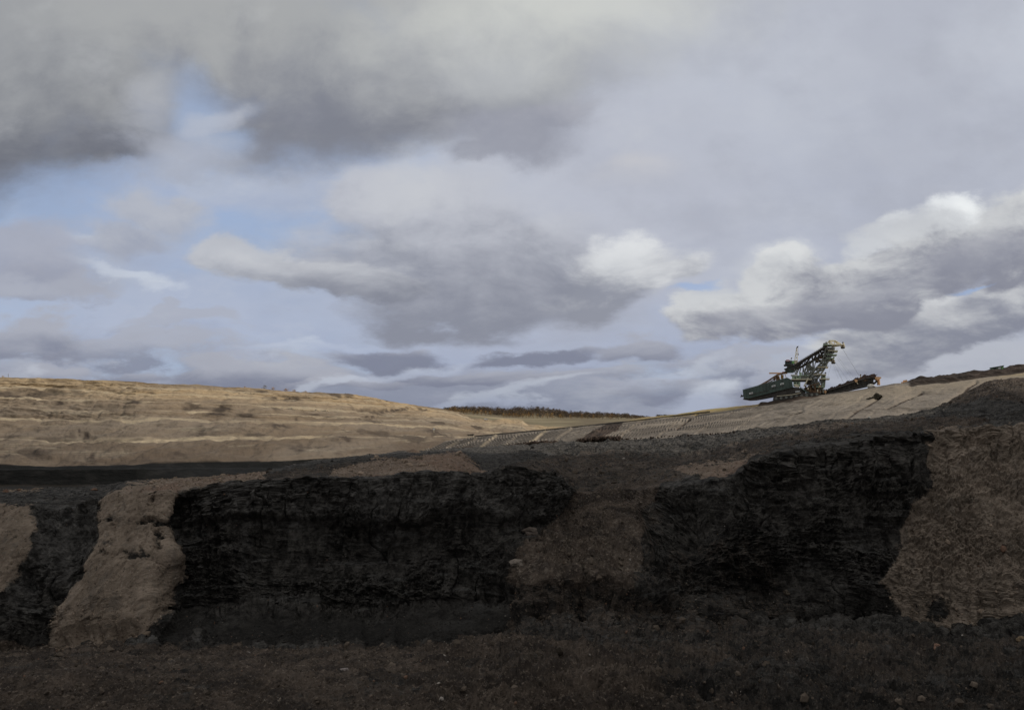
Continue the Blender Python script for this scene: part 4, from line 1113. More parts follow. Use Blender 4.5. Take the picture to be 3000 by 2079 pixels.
def excavator():
    # the side of the machine lies in a vertical plane square to the line of sight
    RX, RR, RY = 2345.0, 1180.0, 462.0
    o = P(RX, RR, RY); az = math.atan2(o[0], o[1])
    fx, fy = math.sin(az), math.cos(az)                    # away from the camera
    root = bpy.data.objects.new('bucket_chain_excavator', None); link(root); root.location = o.tolist(); root.rotation_euler = (0, 0, -az)
    tag(root, 'huge green bucket chain excavator working on the crest of the dug slope', 'excavator')
    dist = math.hypot(o[0], o[1])
    def m(px, row, w=0.0):
        """local point: picture place on the machine's side plane, w metres towards the camera"""
        u, v = ray(px, row)
        k = dist / (float(u) * fx + fy)                     # world y of the hit
        X, Y, Z = float(u) * k, k, float(v) * k
        lx = (X - o[0]) * fy - (Y - o[1]) * fx
        return Vector((lx, -w, Z - o[2]))
    def z1(x, y, w=0.0): return m(2150 + x * .20408, 980 + y * .20408, w)
    def z6(x, y, w=0.0): return m(2160 + x * .08684, 1080 + y * .08684, w)
    def prism(f, pts, w0, w1, name, mat, parent=root):
        return MB().prism([f(x, y, w0) for x, y in pts], [f(x, y, w1) for x, y in pts]).build(name, mat, parent)
    def rect(f, x0, y0, x1, y1, w0, w1, name, mat, parent=root):
        return prism(f, [(x0, y0), (x1, y0), (x1, y1), (x0, y1)], w0, w1, name, mat, parent)
    def bars(f, segs, r, name, mat, ws=(4.0, -4.0), parent=root, cross=True):
        mb = MB()
        for s in segs:
            for w in ws: mb.bar(f(s[0], s[1], w), f(s[2], s[3], w), .74 * (s[4] if len(s) > 4 else r))
            if cross and len(ws) > 1: mb.bar(f(s[2], s[3], ws[0]), f(s[2], s[3], ws[1]), r * .5)
        return mb.build(name, mat, parent)

    # counterweight boom: long box girder with a dark belly
    box = prism(z6, [(205, 725), (1050, 490), (1700, 320), (1850, 400), (1885, 640), (1250, 795), (420, 1012), (240, 1022)], 6.5, -6.0, 'counterweight_box', M_DGREEN)
    prism(z6, [(200, 1035), (250, 1012), (430, 1003), (1260, 786), (1890, 632), (2080, 650), (2260, 720), (2300, 850), (1950, 840), (1600, 880), (1260, 945), (900, 1015), (640, 1058), (430, 1070)], 5.6, -5.0, 'underframe', M_DARK)
    for (x, y) in ((490, 832), (1238, 592), (1518, 522)):
        pl = prism(z6, [(x - 68, y - 6), (x + 60, y - 36), (x + 66, y + 14), (x - 62, y + 44)], 6.75, 6.5, 'name_plate', M_WHITE, box)
    prism(z6, [(455, 838), (535, 820), (537, 830), (457, 848)], 6.85, 6.75, 'plate_writing', M_DARK, box)
    prism(z6, [(1205, 600), (1285, 582), (1287, 592), (1207, 610)], 6.85, 6.75, 'plate_writing', M_DARK, box)
    prism(z6, [(1485, 530), (1560, 512), (1562, 522), (1487, 540)], 6.85, 6.75, 'plate_writing', M_STEEL, box)
    for k in range(13):
        x = 430 + k * 50; y = 900 - k * 12.5
        prism(z6, [(x, y - 22), (x + 24, y - 28), (x + 24, y + 22), (x, y + 28)], 6.7, 6.5, 'vent', M_DARK, box)
    for k in range(9):
        x = 1120 + k * 56; y = 700 - k * 14
        prism(z6, [(x, y - 22), (x + 20, y - 26), (x + 20, y + 22), (x, y + 26)], 6.7, 6.5, 'vent', M_DARK, box)
    for k in range(3):
        x = 1150 + k * 50; y = 525 - k * 12
        prism(z6, [(x, y - 22), (x + 20, y - 26), (x + 20, y + 18), (x, y + 22)], 6.7, 6.5, 'vent', M_DARK, box)
    for k in range(2):
        x = 1480 + k * 40; y = 436 - k * 10
        prism(z6, [(x, y - 22), (x + 18, y - 26), (x + 18, y + 18), (x, y + 22)], 6.7, 6.5, 'vent', M_DARK, box)
    mb = MB()                                   # stiffeners on the box side
    for k in range(14):
        x = 330 + k * 110
        yt = np.interp(x, [205, 1050, 1700, 1850], [725, 490, 320, 400]) + 12; yb = np.interp(x, [240, 420, 1250, 1885], [1022, 1012, 795, 640]) - 12
        mb.bar(z6(x, yt, 6.55), z6(x, yb, 6.55), .12)
    mb.build('stiffener', M_DGREEN, box)
    mb = MB(); mb.bar(z6(105, 940, 1), z6(215, 930, 1), .28); mb.bar(z6(130, 860, 1), z6(155, 940, 1), .2); mb.bar(z6(120, 930, 1), z6(215, 885, 1), .2)
    mb.bar(z6(140, 900, 1), z6(215, 900, 1), .2); mb.build('tail_bracket', M_DARK, root)
    # railing on the box
    pts = [(205, 725), (1050, 490), (1700, 320)]
    for w in (6.2, -5.8):
        mb = MB()
        for a, b in zip(pts, pts[1:]):
            mb.bar(z6(a[0], a[1] - 13 * 1, w), z6(b[0], b[1] - 13, w), .05)
            for k in range(8):
                q = k / 8; x = a[0] + (b[0] - a[0]) * q; y = a[1] + (b[1] - a[1]) * q; mb.bar(z6(x, y, w), z6(x, y - 13, w), .05)
        mb.build('railing', M_STEEL, box)
    # back stay lattice from the box up to the winch crane
    bars(z6, [(720, 585, 1060, 395, .3), (1060, 395, 1350, 205, .34), (1350, 205, 1660, 130, .3), (760, 590, 1120, 430), (1120, 430, 1380, 280),
              (900, 490, 930, 520), (1010, 430, 1060, 480), (1120, 360, 1170, 440), (1220, 300, 1280, 370), (1310, 240, 1250, 400), (1350, 210, 1440, 370),
              (1180, 400, 1320, 270)], .2, 'back_stay', M_RUST, (3.5, -3.5))
    rect(z6, 1310, 250, 1420, 410, 3, -3, 'winch', M_RUST); rect(z6, 1470, 210, 1560, 340, 3, -2, 'winch', mat_plain('machine_ochre', (.30, .17, .05), .7, .3, .8))
    # orange travelling crane
    cr = rect(z6, 1075, 130, 1690, 168, 1.2, -1.2, 'crane_beam', M_ORANGE)
    prism(z6, [(1500, 130), (1540, 100), (1630, 112), (1650, 130)], 1.4, -1.4, 'crane_trolley', M_RED, cr)
    bars(z6, [(1380, 190, 1445, 370, .22), (1590, 130, 1650, 300, .22), (1350, 185, 1400, 160, .2)], .2, 'crane_leg', M_ORANGE, (2.2, -2.2), cr)
    # rear cabin, with the wedge of machinery under it
    cab = rect(z1, 735, 378, 835, 432, 3.5, -3.5, 'machine_house', M_DGREEN)
    rect(z1, 835, 380, 868, 420, 3.2, -3.2, 'side_panel', M_BRIGHTG, cab); rect(z1, 868, 372, 912, 425, 3.0, -3.0, 'side_panel', M_CREAM, cab)
    rect(z1, 718, 436, 850, 450, 4.2, -4.2, 'platform', M_DARK, cab)
    s = rect(z1, 752, 368, 800, 392, 3.9, 3.6, 'sign', M_RED, cab); rect(z1, 757, 378, 792, 387, 4.0, 3.9, 'sign_stripe', M_WHITE, cab)
    for k in range(3): rect(z1, 748 + k * 27, 400, 766 + k * 27, 415, 3.6, 3.5, 'window', M_GLASS, cab)
    prism(z1, [(770, 450), (930, 425), (940, 470), (850, 545), (725, 545), (745, 520), (722, 498), (760, 480)], 3.5, -3.5, 'winch_house', M_DGREEN)
    bars(z1, [(720, 545, 900, 470), (730, 500, 930, 420), (760, 535, 800, 440), (830, 520, 850, 430), (880, 490, 900, 420), (740, 520, 860, 500)], .3, 'winch_frame', M_DARK, (4.2, -4.2))
    # signal mast
    mast = bars(z1, [(868, 400, 900, 195, .22), (912, 400, 908, 195, .22), (876, 350, 911, 320, .12), (884, 300, 909, 270, .12), (892, 245, 908, 225, .12), (911, 350, 884, 300, .1), (909, 300, 892, 250, .1)], .12, 'crane_mast', M_CREAM, (.8, -.8))
    prism(z1, [(893, 200), (905, 170), (930, 166), (918, 180), (910, 200)], .8, -.8, 'mast_head', M_DARK, mast)
    mb = MB(); mb.bar(z1(922, 178, 0), z1(924, 272, 0), .05); mb.build('hoist_rope', M_DARK, mast); prism(z1, [(918, 270), (928, 268), (931, 295), (921, 297)], .4, -.4, 'hook_block', M_DARK, mast)
    mb = MB(); mb.bar(z1(818, 375, 0), z1(824, 345, 0), .12); mb.build('lamp_post', M_DARK, root); prism(z1, [(815, 350), (822, 332), (838, 330), (832, 348)], .5, -.5, 'flood_lamp', M_DARK, root)
    # main boom: two chord trusses rising to the head
    def T(x, y): return (x, y)
    top = [(905, 428), (1010, 365), (1130, 292), (1220, 238), (1310, 182)]; bot = [(905, 495), (1010, 440), (1130, 375), (1230, 330), (1350, 270)]
    segs = [(*a, *b, .75) for a, b in zip(top, top[1:])] + [(*a, *b, .5) for a, b in zip(bot, bot[1:])]
    for k in range(5): segs.append((*top[k], *bot[k], .35))
    for k in range(4): segs.append((*bot[k], *top[k + 1], .32))
    for k in range(9):
        q = (k + .5) / 9; x = 905 + 405 * q; segs.append((x, 428 - 246 * q, x + 30, 495 - 225 * q - 4, .22))
    bars(z1, segs, .3, 'main_boom', M_DARK, (4.5, -4.5))
    prism(z1, [(905, 418), (1310, 172), (1316, 190), (912, 438)], 5.2, -5.2, 'boom_walkway', M_DARK)
    for w in (5.1, -5.1):
        mb = MB()
        mb.bar(z1(905, 404, w), z1(1305, 160, w), .05)
        for k in range(14): q = k / 13; mb.bar(z1(905 + 400 * q, 420 - 246 * q, w), z1(905 + 400 * q, 404 - 246 * q, w), .05)
        mb.build('railing', M_DARK, root)
    # struts from boom to deck
    bars(z1, [(870, 495, 885, 575), (940, 470, 895, 575), (895, 500, 905, 570), (1000, 445, 985, 580), (985, 450, 1020, 575), (1060, 400, 1005, 580, .45), (1060, 400, 1130, 530, .45), (1060, 400, 1050, 580), (1135, 370, 1140, 515, .5),
              (1135, 370, 1075, 440), (1075, 440, 1110, 575), (1010, 575, 1110, 470), (1085, 430, 1150, 510), (1150, 510, 1060, 600, .4), (1150, 510, 1270, 395, .45), (1000, 495, 1060, 495, .2), (1130, 530, 1010, 590, .3), (940, 560, 960, 480, .3), (1180, 340, 1150, 510, .3), (1060, 400, 1075, 590, .35)],
         .36, 'strut', M_STEEL, (4.2, -4.2))
    # leaning tower
    tl = [(1010, 640), (1090, 590), (1180, 490), (1260, 395), (1300, 300), (1320, 200)]
    tr = [(1190, 640), (1235, 585), (1300, 490), (1345, 400), (1400, 300), (1440, 200)]
    segs = [(*a, *b, .55) for a, b in zip(tl, tl[1:])] + [(*a, *b, .55) for a, b in zip(tr, tr[1:])]
    for a, b in zip(tl, tr): segs.append((*a, *b, .35))
    for k in range(5): segs += [(*tl[k], *tr[k + 1], .32), (*tr[k], *tl[k + 1], .32)]
    for k in range(5):
        a, b = tl[k], tr[k]; c, d = tl[k + 1], tr[k + 1]
        segs += [((a[0] + b[0]) / 2, (a[1] + b[1]) / 2, (c[0] + d[0]) / 2, (c[1] + d[1]) / 2, .4)]
    bars(z1, segs, .35, 'tower', M_STEEL, (4.8, -4.8))
    bars(z1, [(1290, 190, 1420, 400, .35), (1260, 260, 1440, 260, .3), (1230, 300, 1330, 390, .4), (1180, 345, 1300, 250, .4), (1310, 190, 1300, 400, .45), (1200, 310, 1400, 360, .35), (1370, 190, 1330, 440, .4), (1240, 230, 1290, 380, .4), (1160, 300, 1260, 420, .35)], .3, 'tower_bracing', M_DARK, (3.0, -3.0))
    # machinery blocks in the tower
    rect(z1, 1305, 195, 1370, 235, 2.5, -2.5, 'drive_unit', M_STEEL); rect(z1, 1385, 190, 1432, 232, 2.2, -2.2, 'drive_unit', M_DARK)
    rect(z1, 1345, 245, 1410, 288, 2.2, -2.2, 'drive_unit', M_RUST); rect(z1, 1300, 310, 1372, 350, 2.4, -2.4, 'drive_unit', M_DGREEN)
    rect(z1, 1225, 320, 1262, 352, 4.2, 1.0, 'drive_unit', M_RUST); rect(z1, 1295, 405, 1340, 450, 2.2, -2.2, 'drive_unit', M_STEEL)
    # platforms with railings
    for (x0, x1, y, sl) in ((1350, 1490, 234, 4), (1325, 1475, 292, 2), (1330, 1440, 350, -8), (1200, 1352, 472, -3), (1145, 1322, 576, 0), (1225, 1372, 638, 0), (1180, 1305, 752, 0), (1280, 1400, 156, 0)):
        p = prism(z1, [(x0, y), (x1, y + sl), (x1, y + sl + 7), (x0, y + 9)], 5.5, -5.5, 'platform', M_CREAM if y in (234, 576, 638, 472) else M_LGREEN)
        for w in (5.4, -5.4):
            mb = MB()
            mb.bar(z1(x0, y - 20, w), z1(x1, y + sl - 20, w), .06)
            for k in range(7): q = k / 6; mb.bar(z1(x0 + (x1 - x0) * q, y + sl * q, w), z1(x0 + (x1 - x0) * q, y + sl * q - 20, w), .05)
            mb.build('railing', M_STEEL, p)
    # head frame
    hd = bars(z1, [(1330, 142, 1368, 90, .35), (1368, 90, 1450, 90, .35), (1450, 90, 1552, 150, .38), (1368, 90, 1385, 150, .3), (1330, 142, 1300, 150, .3), (1450, 90, 1440, 150, .3), (1368, 90, 1430, 150, .26), (1450, 90, 1500, 150, .26), (1400, 175, 1545, 150, .3)], .28, 'head_frame', M_CREAM, (2.5, -2.5))
    prism(z1, [(1290, 146), (1540, 144), (1545, 158), (1290, 162)], 3.2, -3.2, 'head_beam', M_CREAM, hd)
    prism(z1, [(1285, 130), (1330, 124), (1348, 150), (1280, 158)], 3.6, -3.0, 'head_housing', M_STEEL, hd)
    for (x, y, rr) in ((1560, 168, 26), (1322, 172, 24), (1425, 388, 26), (1190, 375, 24)):
        n = 14; pts = [(x + rr * math.cos(2 * math.pi * k / n), y + rr * math.sin(2 * math.pi * k / n)) for k in range(n)]
        h = prism(z1, pts, 2.4, -2.4, 'sheave', M_CREAM)
        pts = [(x + rr * .45 * math.cos(2 * math.pi * k / n), y + rr * .45 * math.sin(2 * math.pi * k / n)) for k in range(n)]
        prism(z1, pts, 2.6, -2.6, 'sheave_hub', M_RUST, h)
        prism(z1, [(x - rr, y + rr * .5), (x + rr * 1.2, y + rr * .7), (x + rr * 1.2, y + rr), (x - rr * .6, y + rr * 1.1)], 2.8, -2.8, 'drip_tray', M_DARK, h)
    bars(z1, [(1150, 352, 1250, 372, .4), (1250, 372, 1400, 375, .4), (1400, 375, 1448, 400, .25)], .3, 'sheave_arm', M_CREAM, (2.5, -2.5))
    bars(z1, [(1572, 120, 1592, 185, .25)], .3, 'sheave_arm', M_CREAM, (2.5, -2.5))
    for (x, y) in ((1325, 110), (1565, 112), (1315, 545), (1433, 325)): MB().bar(z1(x - 3, y + 14), z1(x + 3, y - 6), .35).build('flood_lamp', M_DARK, root)
    # deck with control house
    rect(z1, 820, 645, 1120, 656, 6.5, -6.5, 'deck', M_CREAM)
    rect(z1, 800, 656, 1130, 672, 6.0, -6.0, 'deck_girder', M_DARK)
    hs = rect(z1, 835, 598, 962, 645, 6.0, 0.5, 'control_house', M_LGREEN)
    rect(z1, 962, 600, 1075, 645, 5.6, 0.0, 'control_house', M_STEEL)
    rect(z1, 818, 578, 918, 597, 6.4, 0.0, 'roof', M_WHITE, hs); rect(z1, 873, 614, 890, 642, 6.1, 6.0, 'door', M_DARK, hs)
    rect(z1, 925, 592, 1080, 600, 6.2, -.5, 'roof', M_LGREEN, hs); rect(z1, 905, 608, 930, 622, 6.1, 6.0, 'window', M_GLASS, hs)
    rect(z1, 940, 548, 975, 592, 4.5, 1.5, 'ventilator', M_LGREEN, hs)
    lo = rect(z1, 855, 680, 955, 740, 5.4, -5.0, 'lower_house', M_LGREEN)
    rect(z1, 868, 690, 890, 708, 5.5, 5.4, 'window', M_GLASS, lo); rect(z1, 905, 690, 930, 708, 5.5, 5.4, 'window', M_GLASS, lo)
    prism(z1, [(865, 725), (900, 715), (945, 750), (935, 765), (875, 755)], 5.8, 4.0, 'chute', M_CREAM)
    rect(z1, 1040, 672, 1190, 720, 4.5, -4.5, 'slew_deck', M_DARK)
    rt = rect(z1, 1262, 588, 1315, 638, 4.0, -4.0, 'side_cabin', M_LGREEN)
    rect(z1, 1272, 596, 1304, 616, 4.1, 4.0, 'window', M_GLASS, rt); rect(z1, 1255, 582, 1322, 588, 4.5, -4.5, 'roof', M_WHITE, rt)
    rect(z1, 1240, 650, 1300, 690, 3.5, -3.5, 'drive_unit', M_STEEL); rect(z1, 1262, 700, 1300, 750, 3.5, -3.5, 'drive_unit', M_LGREEN); rect(z1, 1185, 690, 1230, 745, 4, -3, 'drive_unit', M_LGREEN)
    bars(z1, [(1195, 600, 1195, 760, .5), (1258, 600, 1262, 800, .45), (1310, 640, 1300, 752, .35), (1195, 700, 1262, 760, .25), (1262, 640, 1195, 700, .25), (1120, 600, 1190, 760, .4), (1080, 600, 1150, 780, .4), (1190, 640, 1080, 760, .35), (1275, 750, 1278, 840, .4), (1230, 750, 1240, 850, .4)], .35, 'portal_column', M_STEEL, (4.5, -4.5))
    # turntable and rusty machinery under the tower
    prism(z1, [(1000, 770), (1220, 700), (1290, 770), (1270, 850), (1120, 870)], 2.0, -5.0, 'slew_ring', M_RUST)
    for k in range(7):
        x = 1020 + k * 34
        rect(z1, x, 735 + (k % 3) * 28, x + 22, 765 + (k % 3) * 30, 5.0, 3.2, 'gear_box', (M_RUST, M_CREAM, M_ORANGE, M_STEEL)[k % 4])
    bars(z1, [(1010, 795, 1110, 800, .3), (1020, 820, 1150, 815, .25), (1100, 760, 1110, 870, .35), (1160, 720, 1170, 870, .4), (1215, 740, 1220, 860, .4), (1130, 830, 1250, 830, .3), (1060, 745, 1240, 700, .3)], .3, 'under_frame_strut', M_RUST, (5.2, -4.5))
    # stairs
    for (x0, y0, x1, y1, mt) in ((950, 770, 1115, 875, M_DGREEN), (1005, 750, 1068, 640, M_CREAM)):
        mb = MB()
        for w in (6.4, 5.2):
            mb.bar(z1(x0, y0, w), z1(x1, y1, w), .35); mb.bar(z1(x0, y0 - 18, w), z1(x1, y1 - 18, w), .07)
        for k in range(16):
            q = k / 15; mb.bar(z1(x0 + (x1 - x0) * q, y0 + (y1 - y0) * q, 6.4), z1(x0 + (x1 - x0) * q, y0 + (y1 - y0) * q, 5.2), .12)
        mb.build('staircase', mt, root)
    # travelling gear: three long crawlers, seen end to side
    for (w0, w1, dy) in ((7.5, 4.2, 0), (1.6, -1.6, -4), (-4.2, -7.5, -8)):
        pts = [(575, 905), (600, 888), (760, 868), (1010, 842), (1180, 838), (1225, 852), (1230, 872), (1100, 895), (860, 918), (640, 960), (580, 962), (565, 935)]
        tk = prism(z1, [(x, y + dy) for x, y in pts], w0, w1, 'crawler_track', M_DARK)
        for k in range(9):
            q = k / 8; x = 610 + 580 * q; y = np.interp(x, [600, 860, 1200], [925, 892, 862]) + dy; n = 10; rr = 20
            prism(z1, [(x + rr * math.cos(6.283 * j / n), y + rr * math.sin(6.283 * j / n)) for j in range(n)], w0 + .25, w0 - .2, 'road_wheel', M_STEEL, tk)
    prism(z1, [(620, 885), (830, 865), (960, 838), (965, 846), (830, 874), (622, 894)], 8.0, 7.4, 'side_rail', M_CREAM)
    prism(z1, [(880, 820), (945, 812), (950, 826), (885, 834)], 7.6, 6.0, 'lubricator', M_WHITE)
    rect(z1, 640, 845, 1000, 868, 5.0, -5.0, 'bogie_beam', M_DARK)
    # bucket ladder
    up = [(1255, 835), (1380, 800), (1560, 742), (1700, 692), (1800, 660), (1900, 630), (1985, 622), (2050, 640)]
    lo_ = [(1255, 862), (1400, 845), (1560, 818), (1700, 785), (1850, 752), (1950, 730), (2010, 705), (2050, 668)]
    lad = MB(); 
    for w in (2.2, -2.2):
        for ln in (up, lo_):
            for a, b in zip(ln, ln[1:]): lad.bar(z1(*a, w), z1(*b, w), .5)
        for k in range(24):
            q = k / 23; x = 1265 + 770 * q
            yu = np.interp(x, [a[0] for a in up], [a[1] for a in up]); yl = np.interp(x + 14, [a[0] for a in lo_], [a[1] for a in lo_]); lad.bar(z1(x, yu, w), z1(x + (14 if k % 2 else -14), yl, w), .22)
    lad.prism([z1(x, y + 14, 1.5) for x, y in up[:-1]] + [z1(x, y - 12, 1.5) for x, y in reversed(lo_[:-1])], [z1(x, y + 14, -1.5) for x, y in up[:-1]] + [z1(x, y - 12, -1.5) for x, y in reversed(lo_[:-1])])
    ladder = lad.build('bucket_ladder', M_DARK, root)
    # buckets on the upper run and, mouth down, on the lower run
    def bucket_mesh():
        mb = MB()
        a = [Vector((-.95, -1.6, 0)), Vector((.95, -1.6, 0)), Vector((.8, -1.6, 1.1)), Vector((.1, -1.6, 1.45)), Vector((-.95, -1.6, .9))]
        b = [Vector((v.x, 1.6, v.z)) for v in a]; mb.prism(a, b)
        for y in (-1.1, 0, 1.1): mb.prism([Vector((.75, y - .18, .9)), Vector((1.25, y - .18, 1.5)), Vector((.6, y - .18, 1.2))], [Vector((.75, y + .18, .9)), Vector((1.25, y + .18, 1.5)), Vector((.6, y + .18, 1.2))])
        return mb
    proto = bucket_mesh().build('bucket', M_BUCKET, root)
    def along(ln, t):
        xs = np.array([a[0] for a in ln], float); ys = np.array([a[1] for a in ln], float)
        x = xs[0] + (xs[-1] - xs[0]) * t; y = np.interp(x, xs, ys); y2 = np.interp(x + 5, xs, ys)
        p = z1(x, y); q = z1(x + 5, y2); return p, math.atan2(q.z - p.z, q.x - p.x)
    first = True
    for k in range(19):
        t = (k + .5) / 19 * .93 + .02; p, a = along(up, t)
        b = proto if first else proto.copy()
        if not first: SC.collection.objects.link(b)
        first = False; b.parent = root
        s = (.75 + .55 * t) * (1.25 if k % 3 == 0 else .9); b.location = p + Vector((0, 0, .2)); b.rotation_euler = (0, -a, 0); b.scale = (s, s, s)
    chrome = mat_plain('worn_bright_steel', (.22, .23, .24), .45, .3, 1.5)
    pr2 = bucket_mesh().build('bucket', chrome, root); f2 = True
    for k in range(16):
        t = (k + .5) / 16 * .62 + .25; p, a = along(lo_, t)
        b = pr2 if f2 else pr2.copy()
        if not f2: SC.collection.objects.link(b)
        f2 = False; b.parent = root; s = .38 + .22 * t
        b.location = p + Vector((0, 0, .5)); b.rotation_euler = (0, math.pi - a, 0); b.scale = (s, s, s)
    rect(z1, 1770, 622, 1915, 668, 2.0, -2.0, 'ladder_drive', M_RUST); rect(z1, 1930, 612, 1985, 640, 2.2, -2.2, 'ladder_drive', M_DARK)
    he = prism(z1, [(2020, 620), (2040, 606), (2105, 612), (2112, 626), (2085, 645), (2050, 655), (2028, 648)], 2.6, -2.6, 'ladder_head', M_ORANGE)
    bars(z1, [(2068, 648, 2068, 722, .4), (2082, 640, 2090, 722, .4), (2068, 690, 2088, 690, .2)], .3, 'ladder_leg', M_ORANGE, (1.8, -1.8), he)
    pl = prism(z1, [(1722, 655), (1745, 643), (1772, 660), (1768, 680), (1745, 690), (1735, 672)], 3.2, -2.6, 'guide_plate', M_ORANGE); bars(z1, [(1755, 685, 1778, 712, .3)], .3, 'guide_bracket', M_CREAM, (2.8,), pl)
    pl = prism(z1, [(1295, 803), (1312, 797), (1328, 812), (1324, 840), (1300, 842)], 3.2, -2.6, 'guide_plate', M_ORANGE); bars(z1, [(1308, 840, 1316, 862, .3)], .3, 'guide_bracket', M_CREAM, (2.8,), pl)
    for (x, y, y2) in ((1818, 580, 655), (1876, 580, 640)):
        ps = bars(z1, [(x, y + 6, x + 5, y2, .28), (x - 30, y2 - 22, x + 5, y2 - 30, .22)], .2, 'post', M_CREAM, (1.0, -1.0))
        n = 10; prism(z1, [(x + 9 * math.cos(6.283 * j / n), y + 11 * math.sin(6.283 * j / n)) for j in range(n)], 1.2, -1.2, 'pulley', M_RUST, ps)
    # ropes
    for (x0, y0, x1, y1) in ((1545, 188, 1790, 575), (1560, 190, 1800, 590), (1500, 320, 1745, 645), (1480, 330, 1700, 640), (1448, 380, 1665, 692), (1440, 400, 1590, 708), (1425, 408, 1580, 712), (1415, 410, 1500, 640), (1400, 410, 1345, 630)):
        mb = MB(); mb.rod(z1(x0, y0, 1.5 if x0 % 2 else -1.5), z1(x1, y1, 1.5 if x0 % 2 else -1.5), .03, 5); mb.build('rope', M_STEEL, root)
    return root


excavator()


# ------------------------------------------------------------------ small things near the crest
def hut():
    c = P(2922, 1082, 425)
    root = bpy.data.objects.new('site_hut', None); link(root); root.location = c.tolist(); root.rotation_euler = (0, math.radians(-9), math.radians(-28))
    tag(root, 'small green flat roofed hut half hidden behind the dark crest at the far right', 'hut')
    def bx(n, x0, x1, y0, y1, z0, z1, m, par=root):
        return MB().prism([Vector((x0, y0, z0)), Vector((x1, y0, z0)), Vector((x1, y0, z1)), Vector((x0, y0, z1))], [Vector((x0, y1, z0)), Vector((x1, y1, z0)), Vector((x1, y1, z1)), Vector((x0, y1, z1))]).build(n, m, par)
    w = bx('wall', -2.9, 2.9, -1.6, 1.6, -2.5, 1.2, mat_plain('hut_green', (.12, .17, .11), .6, .2, .6))
    bx('roof', -3.3, 3.3, -1.9, 1.9, 1.2, 1.5, M_DGREEN)
    bx('window', -1.6, -.4, -1.66, -1.6, .1, .9, M_GLASS); bx('window', .4, 1.6, -1.66, -1.6, .1, .9, M_WHITE); bx('door', 2.0, 2.7, -1.66, -1.6, -1.2, .9, M_BRIGHTG)


hut()


def conveyor():
    root = bpy.data.objects.new('belt_conveyor', None); link(root)
    xs = np.linspace(1391, 2080, 60)
    rows = np.interp(xs, list(R1_row), list(R1_row.values())) - 1.2; Ys = np.interp(xs, list(R1_Y), list(R1_Y.values())) + 4
    pts = P(xs, rows, Ys); root.location = pts[0].tolist(); o = Vector(pts[0].tolist())
    tag(root, 'long dark belt conveyor along the upper edge of the furrowed slope', 'conveyor')
    q = [Vector(p.tolist()) - o + Vector((0, 0, .35)) for p in pts]
    mb = MB(); leg = MB()
    for a, b in zip(q, q[1:]):
        for dz, r in ((0, .28), (.5, .16)): mb.bar(a + Vector((0, 0, dz)), b + Vector((0, 0, dz)), r)
        leg.bar(a + Vector((0, -.5, .5)), a + Vector((0, -.5, -1.5)), .12)
    mb.build('belt_frame', M_DARK, root); leg.build('trestle', M_DARK, root)
    o2 = P(1379, 1279.5, 574)
    st = bpy.data.objects.new('conveyor_drive_station', None); link(st); st.location = o2.tolist()
    tag(st, 'small dark drive station on legs at the left end of the belt conveyor', 'drive station')
    MB().prism([Vector((-2.3, -1, .9)), Vector((2.3, -1, 1.1)), Vector((2.3, -1, 2.0)), Vector((-2.3, -1, 1.6))], [Vector((-2.3, 1, .9)), Vector((2.3, 1, 1.1)), Vector((2.3, 1, 2.0)), Vector((-2.3, 1, 1.6))]).build('body', M_DARK, st)
    MB().prism([Vector((-2.6, -1.3, 1.66)), Vector((2.6, -1.3, 2.05)), Vector((2.6, -1.3, 2.2)), Vector((-2.6, -1.3, 1.8))], [Vector((-2.6, 1.3, 1.66)), Vector((2.6, 1.3, 2.05)), Vector((2.6, 1.3, 2.2)), Vector((-2.6, 1.3, 1.8))]).build('roof', M_DARK, st)
    for x in (-2.1, -.7, .7, 2.1): MB().bar(Vector((x, -.9, -.6)), Vector((x, -.9, 1.1)), .2).build('leg', M_CREAM, st)


conveyor()


def site_van():
    c = surf_at(terr_s, 1424, 1231); c = c + np.array([0, -3, .2])
    root = bpy.data.objects.new('site_van', None); link(root); root.location = c.tolist()
    tag(root, 'tiny white van parked on the upper bench below the field', 'van')
    side = [(-2.4, .4), (2.4, .4), (2.45, 1.2), (1.9, 1.4), (1.3, 2.3), (-2.4, 2.35)]
    MB().prism([Vector((x, -1, z)) for x, z in side], [Vector((x, 1, z)) for x, z in side]).build('body', M_WHITE, root)
    MB().prism([Vector((.6, -1.03, 1.4)), Vector((1.7, -1.03, 1.4)), Vector((1.2, -1.03, 2.1)), Vector((.6, -1.03, 2.1))], [Vector((.6, 1.03, 1.4)), Vector((1.7, 1.03, 1.4)), Vector((1.2, 1.03, 2.1)), Vector((.6, 1.03, 2.1))]).build('window', M_GLASS, root)
    for x in (-1.5, 1.5):
        for y in (-.85, .85): MB().rod(Vector((x, y - .15, .4)), Vector((x, y + .15, .4)), .4, 12).build('wheel', M_DARK, root)


site_van()


def survey_marker():
    c = surf_at(terr_s, 1272, 1266)
    root = bpy.data.objects.new('marker_board', None); link(root); root.location = c.tolist(); tag(root, 'tiny white marker board on a post on the sandy terraces', 'marker')
    MB().bar(Vector((0, 0, -1)), Vector((0, 0, 3.2)), .12).build('post', M_CREAM, root)
    MB().prism([Vector((-.7, -.2, 2)), Vector((.7, -.2, 2)), Vector((.7, -.2, 3.3)), Vector((-.7, -.2, 3.3))], [Vector((-.7, -.1, 2)), Vector((.7, -.1, 2)), Vector((.7, -.1, 3.3)), Vector((-.7, -.1, 3.3))]).build('board', M_WHITE, root)


survey_marker()


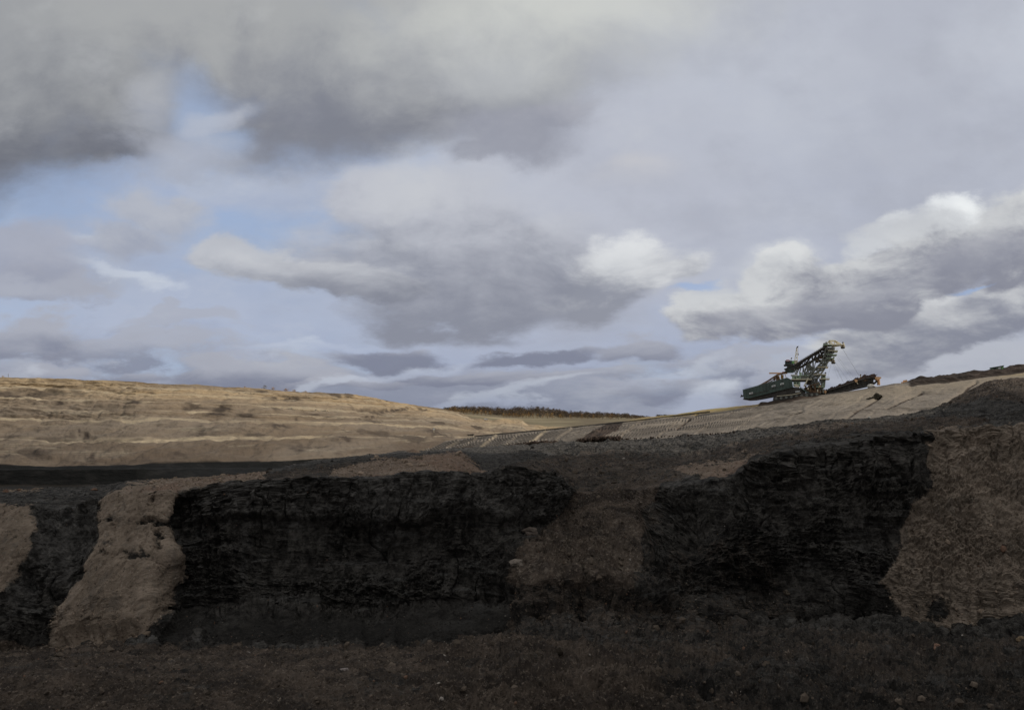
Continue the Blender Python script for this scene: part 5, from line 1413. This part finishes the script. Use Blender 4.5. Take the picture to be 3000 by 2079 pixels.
def orange_bulldozer():
    c = P(2655, 1121, 448)
    root = bpy.data.objects.new('bulldozer', None); link(root); root.location = c.tolist(); root.rotation_euler = (0, math.radians(-8), 0); root.scale = (.8, .8, .8)
    tag(root, 'small orange bulldozer whose roof shows over the crest between ladder and dark spoil', 'bulldozer')
    side = [(-3, 0), (2.6, 0), (2.8, .9), (.6, 1.1), (.4, 2.0), (-1.4, 2.0), (-1.6, 1.1), (-3, 1.0)]
    MB().prism([Vector((x, -1.1, z)) for x, z in side], [Vector((x, 1.1, z)) for x, z in side]).build('body', M_ORANGE, root)
    for y in (-1.6, 1.15):
        tr = [(-2.9, -.6), (2.3, -.6), (2.7, -.1), (2.3, .4), (-2.6, .4), (-3.1, 0)]
        MB().prism([Vector((x, y, z)) for x, z in tr], [Vector((x, y + .5, z)) for x, z in tr]).build('track', M_DARK, root)
    MB().prism([Vector((3.0, -1.9, -.6)), Vector((3.3, -1.9, -.6)), Vector((3.2, -1.9, .8)), Vector((2.9, -1.9, .8))], [Vector((3.0, 1.9, -.6)), Vector((3.3, 1.9, -.6)), Vector((3.2, 1.9, .8)), Vector((2.9, 1.9, .8))]).build('blade', M_STEEL, root)


orange_bulldozer()


# ------------------------------------------------------------------ the cloud overhead at the right whose shadow lies on the near pit
def shadow_cloud():
    import bmesh
    h = 620.0; tgt = Vector((10, 12, -10))
    c = tgt + SUN_DIR * (h / SUN_DIR.z)
    r = np.random.RandomState(4); V = []; Fc = []; off = 0
    bm = bmesh.new(); bmesh.ops.create_icosphere(bm, subdivisions=3, radius=1.0)
    v0 = np.array([x.co[:] for x in bm.verts]); f0 = np.array([[w.index for w in x.verts] for x in bm.faces]); bm.free()
    m, t, b = principled('cloud_white', 1.0, 0.0); b.inputs['Base Color'].default_value = (.85, .86, .88, 1)
    for k in range(70):
        rr = r.uniform(60, 110)
        cy = r.uniform(-230, 212 - rr * .95)
        cx = r.uniform(-480, 480)
        v = v0 * (1 + .18 * perlin(v0 * 2.2 + k))[:, None] * np.array([rr * 1.5, rr, rr * .45]) + np.array([cx, cy, r.uniform(-14, 22)])
        V.append(v); Fc.append(f0 + off); off += len(v)
    me = raw_mesh('cloud', np.concatenate(V), np.concatenate(Fc), m, True)
    o = bpy.data.objects.new('cloud', me); link(o); o.location = c; tag(o, kind='stuff')


shadow_cloud()
